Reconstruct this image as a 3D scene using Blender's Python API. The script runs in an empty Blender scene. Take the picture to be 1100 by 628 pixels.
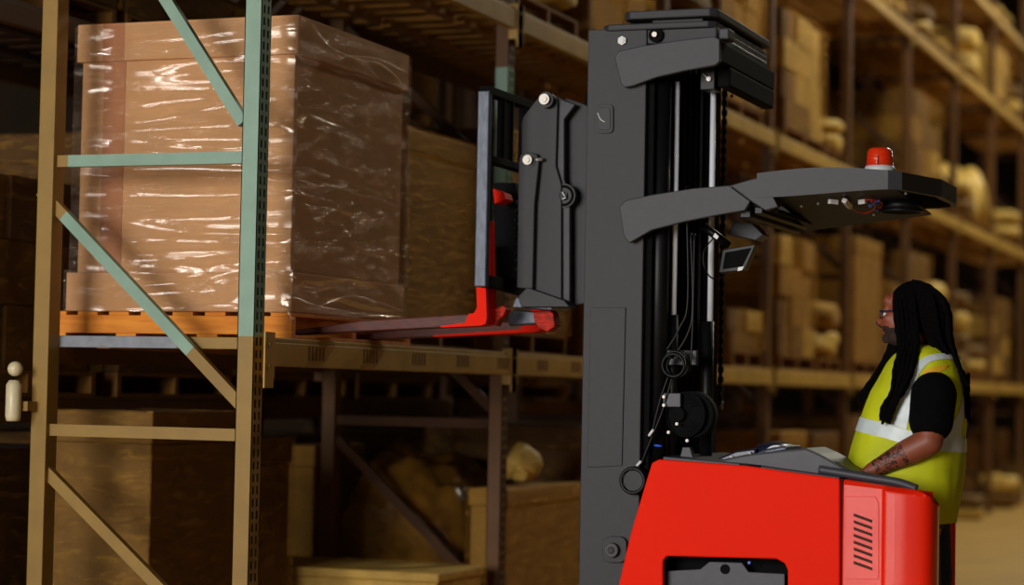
import bpy, bmesh, math, random
from mathutils import Vector, Matrix, noise
random.seed(7)
C = bpy.context.scene.collection
R = math.radians
# ------------------------------------------------------------------ camera model
CAMZ = 1.43
FPX = 2372.0
_dY = Vector((900, 122, FPX)).normalized()
_dX = Vector((6250, 14, -FPX)); _dX = (_dX - _dX.dot(_dY)*_dY).normalized()
_dZ = _dX.cross(_dY)
CW = Matrix((( _dX.x,_dY.x,_dZ.x),(_dX.y,_dY.y,_dZ.y),(_dX.z,_dY.z,_dZ.z)))   # world -> camera (x right, y down, z forward)
CO = Vector((0, 0, CAMZ))
def ray(px, py): return (CW.transposed() @ Vector((px-550, py-314, FPX))).normalized()
def onY(px, py, Y):
    d = ray(px, py); return CO + d*(Y/d.y)
def onX(px, py, X):
    d = ray(px, py); return CO + d*(X/d.x)
def onZ(px, py, Z):
    d = ray(px, py); return CO + d*((Z-CAMZ)/d.z)
cam = bpy.data.cameras.new('camera'); camo = bpy.data.objects.new('camera', cam); C.objects.link(camo)
rot = (Matrix.Diagonal((1,-1,-1)) @ CW).transposed()
camo.matrix_world = Matrix.Translation(CO) @ rot.to_4x4()
cam.sensor_width = 36; cam.lens = FPX/1100*36; cam.clip_end = 300
cam.dof.use_dof = True; cam.dof.focus_distance = 9.0; cam.dof.aperture_fstop = 1.2
bpy.context.scene.camera = camo
vs = bpy.context.scene.view_settings
vs.view_transform = 'Standard'; vs.look = 'None'; vs.gamma = 1; vs.use_curve_mapping = False; vs.exposure = 0.22

# ------------------------------------------------------------------ materials
def lin(c):
    return tuple(((v/255)/12.92 if v/255 <= .04045 else ((v/255+.055)/1.055)**2.4) for v in c) + (1,)
def mat(name, rgb, rough=.5, metal=0, var=.15, scale=8, bump=0, bscale=60, spec=.5, stretch=None, rgb2=None, coat=0):
    m = bpy.data.materials.new(name); m.use_nodes = True
    n = m.node_tree.nodes; l = m.node_tree.links; b = n['Principled BSDF']
    b.inputs['Roughness'].default_value = rough; b.inputs['Metallic'].default_value = metal
    b.inputs['Specular IOR Level'].default_value = spec; b.inputs['Coat Weight'].default_value = coat
    tc = n.new('ShaderNodeTexCoord'); mp = n.new('ShaderNodeMapping'); l.new(tc.outputs['Object'], mp.inputs[0])
    if stretch: mp.inputs['Scale'].default_value = stretch
    ns = n.new('ShaderNodeTexNoise'); ns.inputs['Scale'].default_value = scale; ns.inputs['Detail'].default_value = 5
    l.new(mp.outputs[0], ns.inputs['Vector'])
    cr = n.new('ShaderNodeValToRGB'); c = lin(rgb)
    if name.startswith(('sepia','tan_','brown_','dark_brown','deck','concrete')):   # warm-toned goods and paint
        c = (c[0], c[1]*.95, c[2]*.62, 1)
    c0 = tuple(v*(1-var) for v in c[:3])+(1,) if rgb2 is None else lin(rgb2)
    c1 = tuple(min(1, v*(1+var)) for v in c[:3])+(1,) if rgb2 is None else c
    cr.color_ramp.elements[0].position = .32; cr.color_ramp.elements[1].position = .68
    cr.color_ramp.elements[0].color = c0; cr.color_ramp.elements[1].color = c1
    l.new(ns.outputs['Fac'], cr.inputs[0]); l.new(cr.outputs[0], b.inputs['Base Color'])
    if bump:
        n2 = n.new('ShaderNodeTexNoise'); n2.inputs['Scale'].default_value = bscale; n2.inputs['Detail'].default_value = 4
        l.new(mp.outputs[0], n2.inputs['Vector'])
        bp = n.new('ShaderNodeBump'); bp.inputs['Strength'].default_value = bump; bp.inputs['Distance'].default_value = .01
        l.new(n2.outputs['Fac'], bp.inputs['Height']); l.new(bp.outputs[0], b.inputs['Normal'])
    return m
def film(name, haze=.12, tint=(225,215,205), rough=.12, scale=(1.2,1.2,9), strength=.9, trans=.8, gcol=(255,255,255), fmul=1.5, fmax=.10, crease=.3):
    m = bpy.data.materials.new(name); m.use_nodes = True
    n = m.node_tree.nodes; l = m.node_tree.links; n.clear()
    out = n.new('ShaderNodeOutputMaterial')
    tr = n.new('ShaderNodeBsdfTransparent'); df = n.new('ShaderNodeBsdfDiffuse'); df.inputs[0].default_value = lin(tint)
    gl = n.new('ShaderNodeBsdfGlossy'); gl.inputs['Roughness'].default_value = rough; gl.inputs[0].default_value = lin(gcol)
    tc = n.new('ShaderNodeTexCoord'); mp = n.new('ShaderNodeMapping'); mp.inputs['Scale'].default_value = scale
    l.new(tc.outputs['Object'], mp.inputs[0])
    ns = n.new('ShaderNodeTexNoise'); ns.inputs['Scale'].default_value = 3.0; ns.inputs['Detail'].default_value = 6; ns.inputs['Roughness'].default_value = .62
    ns.inputs['Distortion'].default_value = .6
    l.new(mp.outputs[0], ns.inputs['Vector'])
    bp = n.new('ShaderNodeBump'); bp.inputs['Strength'].default_value = strength; bp.inputs['Distance'].default_value = .02
    rg = n.new('ShaderNodeValToRGB'); rg.color_ramp.elements[0].position = crease; rg.color_ramp.elements[1].position = .78
    l.new(ns.outputs['Fac'], rg.inputs[0]); l.new(rg.outputs[0], bp.inputs['Height']); l.new(bp.outputs[0], gl.inputs['Normal'])
    cr = n.new('ShaderNodeValToRGB'); cr.color_ramp.elements[0].position = .5; cr.color_ramp.elements[1].position = .72
    cr.color_ramp.elements[0].color = (0,0,0,1); cr.color_ramp.elements[1].color = (haze*2.2,)*3+(1,)
    l.new(ns.outputs['Fac'], cr.inputs[0])
    ad = n.new('ShaderNodeMath'); ad.inputs[1].default_value = haze*.45; l.new(cr.outputs[0], ad.inputs[0])
    m1 = n.new('ShaderNodeMixShader'); l.new(ad.outputs[0], m1.inputs[0]); l.new(tr.outputs[0], m1.inputs[1]); l.new(df.outputs[0], m1.inputs[2])
    fr = n.new('ShaderNodeFresnel'); fr.inputs[0].default_value = 1.5
    mu = n.new('ShaderNodeMath'); mu.operation = 'MULTIPLY'; mu.inputs[1].default_value = fmul; l.new(fr.outputs[0], mu.inputs[0])
    m2 = n.new('ShaderNodeMixShader'); mn = n.new('ShaderNodeMath'); mn.operation = 'MINIMUM'; mn.inputs[1].default_value = fmax; l.new(mu.outputs[0], mn.inputs[0]); l.new(mn.outputs[0], m2.inputs[0]); l.new(m1.outputs[0], m2.inputs[1]); l.new(gl.outputs[0], m2.inputs[2])
    l.new(m2.outputs[0], out.inputs[0]); return m

M = {}
M['teal'] = mat('teal_paint', (128,160,140), .45, var=.08)
M['tan_steel'] = mat('tan_steel', (144,114,56), .55, var=.12, scale=5)
M['beam'] = mat('tan_beam_paint', (184,148,78), .55, var=.15, scale=5)
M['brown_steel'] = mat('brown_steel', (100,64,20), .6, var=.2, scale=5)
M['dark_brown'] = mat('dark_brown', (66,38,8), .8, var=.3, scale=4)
M['deck'] = mat('deck_wood', (150,104,42), .85, var=.25, scale=6)
M['blue_steel'] = mat('blue_grey_steel', (128,132,140), .45, var=.15, scale=20)
M['carton'] = mat('cardboard', (204,154,106), .8, var=.08, scale=4, bump=.15, bscale=80, spec=.2)
M['tape'] = mat('carton_tape', (174,112,68), .6, var=.08, scale=4)
M['wood'] = mat('orange_wood', (244,156,44), .7, var=.2, scale=3, stretch=(1.5,14,14), rgb2=(214,120,26), bump=.2)
M['film'] = film('stretch_film', .032, (235,215,195), .12, scale=(1.6,1.6,9), strength=.7, fmul=2.2, fmax=.14, crease=.52, gcol=(255,240,225))
M['bgfilm'] = film('sepia_film', .16, (200,150,70), .3, (2.5,2.5,9), .9, gcol=(200,145,66), fmul=1.2, fmax=.2)
M['bgA'] = mat('sepia_carton', (158,118,50), .8, var=.2, scale=5)
M['bgB'] = mat('sepia_carton_dark', (108,76,28), .8, var=.25, scale=5)
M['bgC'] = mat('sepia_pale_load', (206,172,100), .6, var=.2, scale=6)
M['bgD'] = mat('sepia_dark_load', (74,44,12), .8, var=.25, scale=5)  # darkest brown of the load colours
M['bgW'] = mat('sepia_pallet_wood', (136,92,34), .8, var=.2, scale=6)
M['bgS'] = mat('sepia_plastic_heap', (150,108,48), .3, scale=5, bump=1, bscale=9, rgb2=(78,50,18))
M['floor'] = mat('concrete', (176,140,78), .6, var=.12, scale=1.5, bump=.05)
M['wall'] = mat('dark_wall', (50,34,14), .9, var=.2, scale=1)
M['ceil'] = mat('dark_ceiling', (40,28,12), .9, var=.2, scale=1)
M['grey'] = mat('mast_grey', (47,47,51), .6, var=.06, scale=30, bump=.08, bscale=300)
M['grey2'] = mat('guard_grey', (55,55,60), .55, var=.06, scale=30, bump=.06, bscale=300)
M['black'] = mat('black_steel', (14,14,16), .45, spec=.3, var=.2, scale=20)
M['matblack'] = mat('matt_black', (9,9,10), .85, spec=.15, var=.2, scale=20)
M['navy'] = mat('underside_dark', (24,28,48), .6, var=.15, scale=20)
M['chrome'] = mat('chrome', (240,244,255), .3, metal=.0, var=.02, spec=1)
M['bolt'] = mat('bolt_metal', (165,160,150), .4, metal=.5, var=.05)
M['red'] = mat('red_paint', (255,34,0), .6, var=.03, scale=3, spec=.1)
M['red2'] = mat('red_plastic', (250,36,2), .35, var=.03, scale=3, coat=.4)
M['redworn'] = mat('worn_red_steel', (225,40,14), .6, var=.2, scale=14, spec=.2, rgb2=(130,36,20), stretch=(2,8,8))
M['forkmid'] = mat('fork_rust', (112,48,36), .6, var=.2, scale=16, rgb2=(66,44,42), stretch=(2,8,8))
M['scuff'] = mat('scuffed_dark_steel', (70,76,88), .4, metal=.3, var=.3, scale=20, stretch=(3,3,1))
M['consgrey'] = mat('console_grey', (64,64,72), .5, var=.1, scale=20)
M['slot'] = mat('slot_shadow', (70,34,20), .8)
M['skin'] = mat('skin', (142,74,50), .5, var=.08, scale=20)
M['hair'] = mat('dreadlocks', (7,6,6), .95, spec=.08, var=.3, scale=60, bump=.6, bscale=120)
M['shirt'] = mat('black_shirt', (7,7,8), .95, var=.2, scale=30, spec=.1)
M['jean'] = mat('navy_trousers', (30,38,58), .8, var=.25, scale=40, bump=.3)
M['vest'] = mat('lime_vest', (222,228,14), .7, var=.06, scale=5, bump=.35, bscale=9, rgb2=(188,196,14))
M['silver'] = mat('reflective_tape', (214,226,226), .35, var=.08, scale=12, bump=.2, bscale=20)
M['orange'] = mat('orange_patch', (232,178,32), .7, var=.1)
M['lens'] = mat('dark_frame', (30,36,60), .25)
M['beacon'] = mat('beacon_red', (232,52,14), .15, var=.04, coat=1)
M['white'] = mat('white_plastic', (225,225,225), .4)
M['wirer'] = mat('red_wire', (210,50,30), .4)
M['wireb'] = mat('blue_wire', (40,90,220), .4)
M['pale'] = mat('pale_can', (215,200,160), .35, var=.1)

# ------------------------------------------------------------------ mesh builder
class MB:
    def __init__(s): s.v = []; s.f = []; s.mi = []; s.mats = []; s.sm = []
    def m(s, k):
        mm = M[k] if isinstance(k, str) else k
        if mm not in s.mats: s.mats.append(mm)
        return s.mats.index(mm)
    def add(s, vs_, fs, k, smooth=False):
        o = len(s.v); i = s.m(k); s.v += [Vector(v) for v in vs_]
        for f in fs: s.f.append([o+a for a in f]); s.mi.append(i); s.sm.append(smooth)
        return s
    def box(s, lo, hi, k):
        x0,y0,z0 = lo; x1,y1,z1 = hi
        v = [(x0,y0,z0),(x1,y0,z0),(x1,y1,z0),(x0,y1,z0),(x0,y0,z1),(x1,y0,z1),(x1,y1,z1),(x0,y1,z1)]
        return s.add(v, [(0,3,2,1),(4,5,6,7),(0,1,5,4),(1,2,6,5),(2,3,7,6),(3,0,4,7)], k)
    def prism(s, pts, d, k):            # closed polygon of Vectors pushed by vector d
        n = len(pts); d = Vector(d)
        v = [Vector(p) for p in pts]+[Vector(p)+d for p in pts]
        f = [list(range(n)), list(range(2*n-1, n-1, -1))]+[(i,(i+1)%n+0,(i+1)%n+n,i+n)[::-1] for i in range(n)]
        return s.add(v, f, k)
    def plate(s, px, Y, th, k): return s.prism([onY(a,b,Y) for a,b in px], (0,th,0), k)
    def bar(s, a, b, w, h, k, up=(0,1,0)):
        a = Vector(a); b = Vector(b); d = (b-a).normalized(); u = Vector(up); u = (u-u.dot(d)*d).normalized(); w_ = d.cross(u)
        q = [a+u*i*w/2+w_*j*h/2 for i,j in ((-1,-1),(1,-1),(1,1),(-1,1))]
        return s.prism(q, b-a, k)
    def tube(s, path, r, k, n=10, cap=True):
        path = [Vector(p) for p in path]; rr = r if isinstance(r, (list, tuple)) else [r]*len(path)
        vs_ = []; prev = None
        for i, p in enumerate(path):
            d = (path[min(i+1,len(path)-1)]-path[max(i-1,0)])
            d = d.normalized() if d.length > 1e-9 else Vector((0,0,1))
            u = prev if prev is not None else (Vector((0,0,1)) if abs(d.z) < .9 else Vector((1,0,0)))
            u = (u-u.dot(d)*d).normalized(); prev = u; w = d.cross(u)
            for j in range(n):
                a = 2*math.pi*j/n; vs_.append(p+(u*math.cos(a)+w*math.sin(a))*rr[i])
        f = [(i*n+j, i*n+(j+1)%n, (i+1)*n+(j+1)%n, (i+1)*n+j) for i in range(len(path)-1) for j in range(n)]
        s.add(vs_, f, k, True)
        if cap:
            o = len(s.v)-len(vs_); i0 = s.m(k)
            s.f.append([o+j for j in range(n)][::-1]); s.mi.append(i0); s.sm.append(False)
            s.f.append([len(s.v)-n+j for j in range(n)]); s.mi.append(i0); s.sm.append(False)
        return s
    def cyl(s, a, b, r, k, n=20, r2=None): return s.tube([a,b], [r, r if r2 is None else r2], k, n)
    def torus(s, c, axis, R_, r, k, n=28, m=8):
        axis = Vector(axis).normalized(); u = axis.orthogonal().normalized(); w = axis.cross(u); c = Vector(c)
        vs_ = []
        for i in range(n):
            a = 2*math.pi*i/n; d = u*math.cos(a)+w*math.sin(a)
            for j in range(m):
                b = 2*math.pi*j/m; vs_.append(c+d*(R_+r*math.cos(b))+axis*r*math.sin(b))
        return s.add(vs_, [(i*m+j, ((i+1)%n)*m+j, ((i+1)%n)*m+(j+1)%m, i*m+(j+1)%m) for i in range(n) for j in range(m)], k, True)
    def ball(s, c, r, k, n=14, m=9):
        r = Vector((r,r,r)) if isinstance(r,(int,float)) else Vector(r); c = Vector(c); vs_ = [c+Vector((0,0,r.z))]
        for i in range(1,m):
            t = math.pi*i/m
            for j in range(n):
                a = 2*math.pi*j/n; vs_.append(c+Vector((r.x*math.sin(t)*math.cos(a), r.y*math.sin(t)*math.sin(a), r.z*math.cos(t))))
        vs_.append(c-Vector((0,0,r.z))); f = [(0,1+j,1+(j+1)%n) for j in range(n)]
        f += [(1+i*n+j, 1+(i+1)*n+j, 1+(i+1)*n+(j+1)%n, 1+i*n+(j+1)%n) for i in range(m-2) for j in range(n)]
        L = len(vs_)-1; f += [(L, 1+(m-2)*n+(j+1)%n, 1+(m-2)*n+j) for j in range(n)]
        return s.add(vs_, f, k, True)
    def build(s, name, parent=None, bevel=0, segs=2):
        off = parent['_base'] if parent is not None else None
        if parent is None: off = s.base if hasattr(s,'base') else Vector((0,0,0))
        off = Vector(off)
        me = bpy.data.meshes.new(name); me.from_pydata([v-off for v in s.v], [], s.f)
        for mm in s.mats: me.materials.append(mm)
        me.polygons.foreach_set('material_index', s.mi); me.polygons.foreach_set('use_smooth', s.sm); me.update()
        bm = bmesh.new(); bm.from_mesh(me); bmesh.ops.recalc_face_normals(bm, faces=bm.faces); bm.to_mesh(me); bm.free()
        o = bpy.data.objects.new(name, me); C.objects.link(o)
        if parent is not None: o.parent = parent
        else: o.location = off
        o['_base'] = tuple(off)
        if bevel:
            b = o.modifiers.new('bevel', 'BEVEL'); b.width = bevel; b.segments = segs; b.limit_method = 'ANGLE'; b.angle_limit = R(35)
        return o
def thing(name, label, cat, loc, group=None):
    o = bpy.data.objects.new(name, None); C.objects.link(o); o.location = loc; o.empty_display_size = .1
    o['_base'] = tuple(loc); o['label'] = label; o['category'] = cat
    if group: o['group'] = group
    return o
def tag(o, label, cat, group=None):
    o['label'] = label; o['category'] = cat
    if group: o['group'] = group
    return o
def struct(mb, name):
    o = mb.build(name); o['kind'] = 'structure'; return o
def smoothpath(pts, n=8):
    pts = [Vector(p) for p in pts]; out = []
    for i in range(len(pts)-1):
        p0 = pts[max(i-1,0)]; p1 = pts[i]; p2 = pts[i+1]; p3 = pts[min(i+2,len(pts)-1)]
        for j in range(n):
            t = j/n; out.append(.5*((2*p1)+(-p0+p2)*t+(2*p0-5*p1+4*p2-p3)*t*t+(-p0+3*p1-3*p2+p3)*t**3))
    out.append(pts[-1]); return out

# ------------------------------------------------------------------ room shell
struct(MB().box((-14,-6,-.1),(7,62,0),'floor'), 'floor')
struct(MB().box((-14,-6,9.6),(7,62,9.7),'ceil'), 'ceiling')
struct(MB().box((-14.1,-6,0),(-14,62,9.6),'wall'), 'wall_left')
struct(MB().box((7,-6,0),(7.1,62,9.6),'wall'), 'wall_right')
struct(MB().box((-14,62,0),(7,62.1,9.6),'wall'), 'wall_back')
struct(MB().box((-14,-6.1,0),(7,-6,9.6),'wall'), 'wall_front')

# ------------------------------------------------------------------ pallet racking
K = 4.2; W = 1.054; Y0 = 8.085; BAY = 2.85
LV = [1.57, 3.41, 5.14, 6.25]
ORD = ['first','second','third','fourth','fifth','sixth','seventh','eighth','ninth','tenth','eleventh']
def perforated(mb, x, y, w, d, z0, z1, k):
    """upright channel whose aisle face (+X) carries two columns of slots"""
    mb.box((x-w, y, z0), (x, y+.004, z1), k)            # face towards the near end
    mb.box((x-w, y+d-.004, z0), (x, y+d, z1), k)
    mb.box((x-w, y, z0), (x-w+.004, y+d, z1), k)
    c = [0, .018, .036, d-.036, d-.018, d]
    for a,b in ((0,1),(2,3),(4,5)): mb.box((x-.003, y+c[a], z0), (x, y+c[b], z1), k)
    z = z0
    while z < z1:
        mb.box((x-.003, y+c[1], z), (x, y+c[2], min(z+.018,z1)), k)
        mb.box((x-.003, y+c[3], z), (x, y+c[4], min(z+.018,z1)), k); z += .0508
def frame(Y, xf, n, label, group, height=7.2, first=False, second=False):
    t = thing('rack_frame', label, 'rack frame', (xf-W/2, Y+.045, 0), group)
    w, d = .076, .09
    m = MB()
    if first:
        zs = onY(264, 361, Y).z
        perforated(m, xf, Y, w, d, 0, zs, 'tan_steel'); perforated(m, xf, Y, w, d, zs, height, 'teal')
    elif second:
        za = onX(541, 300, xf).z; zb = onX(541, 70, xf).z
        perforated(m, xf, Y, w, d, 0, za, 'brown_steel'); perforated(m, xf, Y, w, d, za, zb, 'teal'); perforated(m, xf, Y, w, d, zb, height, 'brown_steel')
    else:
        m.box((xf-w, Y, 0), (xf, Y+d, height), 'brown_steel')
    o = m.build('upright', t); 
    if first: o['label'] = 'perforated front upright, teal above and tan below'
    MB().box((xf-W, Y, 0), (xf-W+w, Y+d, height), 'tan_steel' if first else 'brown_steel').build('upright', t, .004)
    for x in (xf-w/2, xf-W+w/2): MB().box((x-.07, Y-.02, 0), (x+.07, Y+d+.02, .012), 'brown_steel').build('foot_plate', t)
    yb = Y+d/2
    xa, xb = xf-W+w, xf-w
    def brace(p, q, k, split=None):
        m = MB()
        if split is None: m.bar(p, q, .035, .05, k)
        else:
            a, b = split; pa = p.lerp(q, a); pb = p.lerp(q, b)
            m.bar(p, pa, .035, .05, 'tan_steel'); m.bar(pa, pb, .035, .05, 'teal')
            if b < 1: m.bar(pb, q, .035, .05, 'tan_steel')
        m.build('brace', t)
    V = lambda x, z: Vector((x, yb, z))
    if first:
        z1 = onY(155, 171.5, yb).z; z2 = onY(150, 464, yb).z
        brace(V(xa, z1), V(xb, z1), 'teal', (.06, 1)); brace(V(xa, z2), V(xb, z2), 'tan_steel')
        p = onY(45,205,yb); q = onY(262,437,yb); brace(p, q, 'teal', (.12, .75))
        p = onY(110,-110,yb); q = onY(262,132,yb); brace(p, q, 'teal', (.02, 1))
        p = onY(38,493,yb); q = onY(252,712,yb); brace(p, q, 'tan_steel')
        brace(V(xa,.25), V(xb,.25), 'tan_steel'); brace(V(xa,4.0), V(xb,4.0), 'teal', (.02,1)); brace(V(xa,5.6), V(xb,4.1), 'teal', (.02,1))
    else:
        zz = [.25, 1.25, 2.5, 3.8, 5.1, 6.4]
        for i, z in enumerate(zz):
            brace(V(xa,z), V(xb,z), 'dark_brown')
            if i+1 < len(zz): brace(V(xa, z+.9 if i+1<len(zz) else z), V(xb, z+.08), 'dark_brown')
    return t
def beam(Ya, Yb, x, z, label, group, k='beam', marks=False):
    o = MB(); x0, x1 = (x, x+.045)
    o.base = Vector((x, (Ya+Yb)/2, z-.06))
    t = thing('rack_beam', label, 'rack beam', (x, (Ya+Yb)/2, z-.06), group)
    b = MB(); b.box((x0, Ya+.09, z-.06), (x1, Yb, z+.04), k); b.box((x0, Ya+.09, z+.04), (x0+.028, Yb, z+.06), k)
    b.build('beam_bar', t, .004)
    for ya in (Ya+.005, Yb):
        c = MB(); c.box((x1-.001, ya, z-.15), (x1+.006, ya+.08, z+.08), k); c.box((x0, ya+(.08 if ya<Yb-.5 else -.008), z-.11), (x1+.006, ya+(.088 if ya<Yb-.5 else 0), z+.08), k)
        for dz in (-.06, .03): c.cyl((x1+.005, ya+.04, z+dz), (x1+.012, ya+.04, z+dz), .009, 'tan_steel', 8)
        c.build('beam_connector', t)
    if marks:
        c = MB()
        for g in range(5):
            for q in range(5): c.box((x1-.001, Ya+.42+g*.56+q*.035, z-.03), (x1+.0015, Ya+.435+g*.56+q*.035, z+.03), 'brown_steel')
        c.build('punched_marks', t)
    return t
def deck(Ya, Yb, xr, xf, z, label, group, k='deck'):
    m = MB(); m.base = Vector(((xr+xf)/2, (Ya+Yb)/2, z+.035)); y = Ya+.13
    while y < Yb-.1:
        m.box((xr+.045, y, z+.036), (xf-.001, min(y+.1,Yb-.02), z+.058), k); y += .2
    m.box((xr+.3, Ya+.1, z+.005), (xr+.36, Yb-.01, z+.0355), k); m.box((xf-.36, Ya+.1, z+.005), (xf-.3, Yb-.01, z+.0355), k)
    return tag(m.build('slatted_deck'), label, 'rack deck', group)
NB = 9
for n in range(NB+1):
    frame(Y0+n*BAY, -K, n, ['near end frame of the racking, teal front upright with sloping teal braces',
        'second rack frame, its upright showing teal through the load backrest'][n] if n < 2 else
        'brown steel rack frame, %s along the aisle from the near end' % ORD[n], 'rack frames along the aisle', first=n==0, second=n==1)
lvn = ['lowest','second','third','top']
for n in range(NB):
    Ya, Yb = Y0+n*BAY, Y0+(n+1)*BAY
    for li, z in enumerate(LV):
        beam(Ya, Yb, -K+.0, z, 'tan aisle-side rack beam of the %s level, %s bay from the near end' % (lvn[li], ORD[n]), 'aisle side rack beams', marks=(n<2 and li==0))
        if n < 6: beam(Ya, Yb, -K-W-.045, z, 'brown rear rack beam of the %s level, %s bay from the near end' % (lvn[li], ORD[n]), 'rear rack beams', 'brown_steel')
        deck(Ya, Yb, -K-W-.045, -K, z, 'slatted wooden rack deck on the %s level, %s bay from the near end' % (lvn[li], ORD[n]), 'slatted rack decks')
# row behind, back to back
X2 = -K-W-.45
for n in range(6):
    Y = Y0+n*BAY
    frame(Y, X2, n, 'dark frame of the rack row behind, %s from the near end' % ORD[n], 'frames of the rack row behind')
for n in range(5):
    Ya, Yb = Y0+n*BAY, Y0+(n+1)*BAY
    for li, z in enumerate((1.3, 3.1, 4.9)):
        beam(Ya, Yb, X2, z, 'brown beam of the %s level in the rack row behind, %s bay' % (lvn[li], ORD[n]), 'beams of the rack row behind', 'brown_steel')
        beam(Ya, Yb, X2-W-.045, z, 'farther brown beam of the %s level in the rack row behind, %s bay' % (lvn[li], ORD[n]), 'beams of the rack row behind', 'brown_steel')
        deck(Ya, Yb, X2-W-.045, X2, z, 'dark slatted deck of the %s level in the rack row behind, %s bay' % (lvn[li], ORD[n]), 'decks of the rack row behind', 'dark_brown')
# blue-grey steel end bar carrying the pallet's near side
a = onY(44,369,8.36); b = onY(262,369,8.36)
m = MB(); zt = LV[0]+.0355; 

# ------------------------------------------------------------------ pallets and loads
def pallet(cx, cy, z, label, group, k='bgW', lx=1.1, ly=1.2, h=.115, near=False):
    t = thing('pallet', label, 'pallet', (cx, cy, z), group)
    for i, y in enumerate((cy-ly/2+.022, cy, cy+ly/2-.022)):
        m = MB()
        m.box((cx-lx/2, y-.02, z+.016), (cx+lx/2, y+.02, z+h-.016), k); m.build('stringer', t, .002 if near else 0)
    if near:
        nt = 8
        for i in range(nt):
            x = cx-lx/2+.05+(lx-.1)*i/(nt-1); MB().box((x-.05, cy-ly/2, z+h-.016), (x+.05, cy+ly/2, z+h), k).build('deck_board', t, .002)
        for x in (cx-lx/2+.05, cx-.2, cx+.2, cx+lx/2-.05): MB().box((x-.05, cy-ly/2, z), (x+.05, cy+ly/2, z+.016), k).build('bottom_board', t, .002)
    else:
        m = MB()
        for i in range(6):
            x = cx-lx/2+.05+(lx-.1)*i/5; m.box((x-.05, cy-ly/2, z+h-.016), (x+.05, cy+ly/2, z+h), k)
        m.build('top_boards', t)
        m = MB()
        for x in (cx-lx/2+.05, cx, cx+lx/2-.05): m.box((x-.05, cy-ly/2, z), (x+.05, cy+ly/2, z+.016), k)
        m.build('bottom_boards', t)
    return t
def shell(mb, lo, hi, k, amp=.006, step=.04, sc=(1.5,1.5,9), seed=0, open_bottom=True):
    """wrapped-film shell round a box: four wavy sides and a top rim"""
    x0,y0,z0 = lo; x1,y1,z1 = hi
    def disp(p, nrm):
        q = Vector((p.x*sc[0]+seed, p.y*sc[1], p.z*sc[2])); a = noise.noise(q)+.5*noise.noise(q*2.3)
        return p+nrm*(abs(a)*amp*1.3+.001)
    for (a, b, nrm) in (((x0,y0),(x1,y0),(0,-1,0)), ((x1,y0),(x1,y1),(1,0,0)), ((x1,y1),(x0,y1),(0,1,0)), ((x0,y1),(x0,y0),(-1,0,0))):
        A = Vector((a[0],a[1],0)); B = Vector((b[0],b[1],0)); L = (B-A).length; nu = max(2,int(L/step)); nv = max(2,int((z1-z0)/step*2)); nn = Vector(nrm)
        vs_ = []
        for j in range(nv+1):
            for i in range(nu+1):
                p = A.lerp(B, i/nu); p.z = z0+(z1-z0)*j/nv
                e = min(i, nu-i)
                vs_.append(p+(disp(p, nn)-p)*min(1,e/3)+nn*.001)
        mb.add(vs_, [(j*(nu+1)+i, j*(nu+1)+i+1, (j+1)*(nu+1)+i+1, (j+1)*(nu+1)+i) for j in range(nv) for i in range(nu)], k, True)
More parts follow.
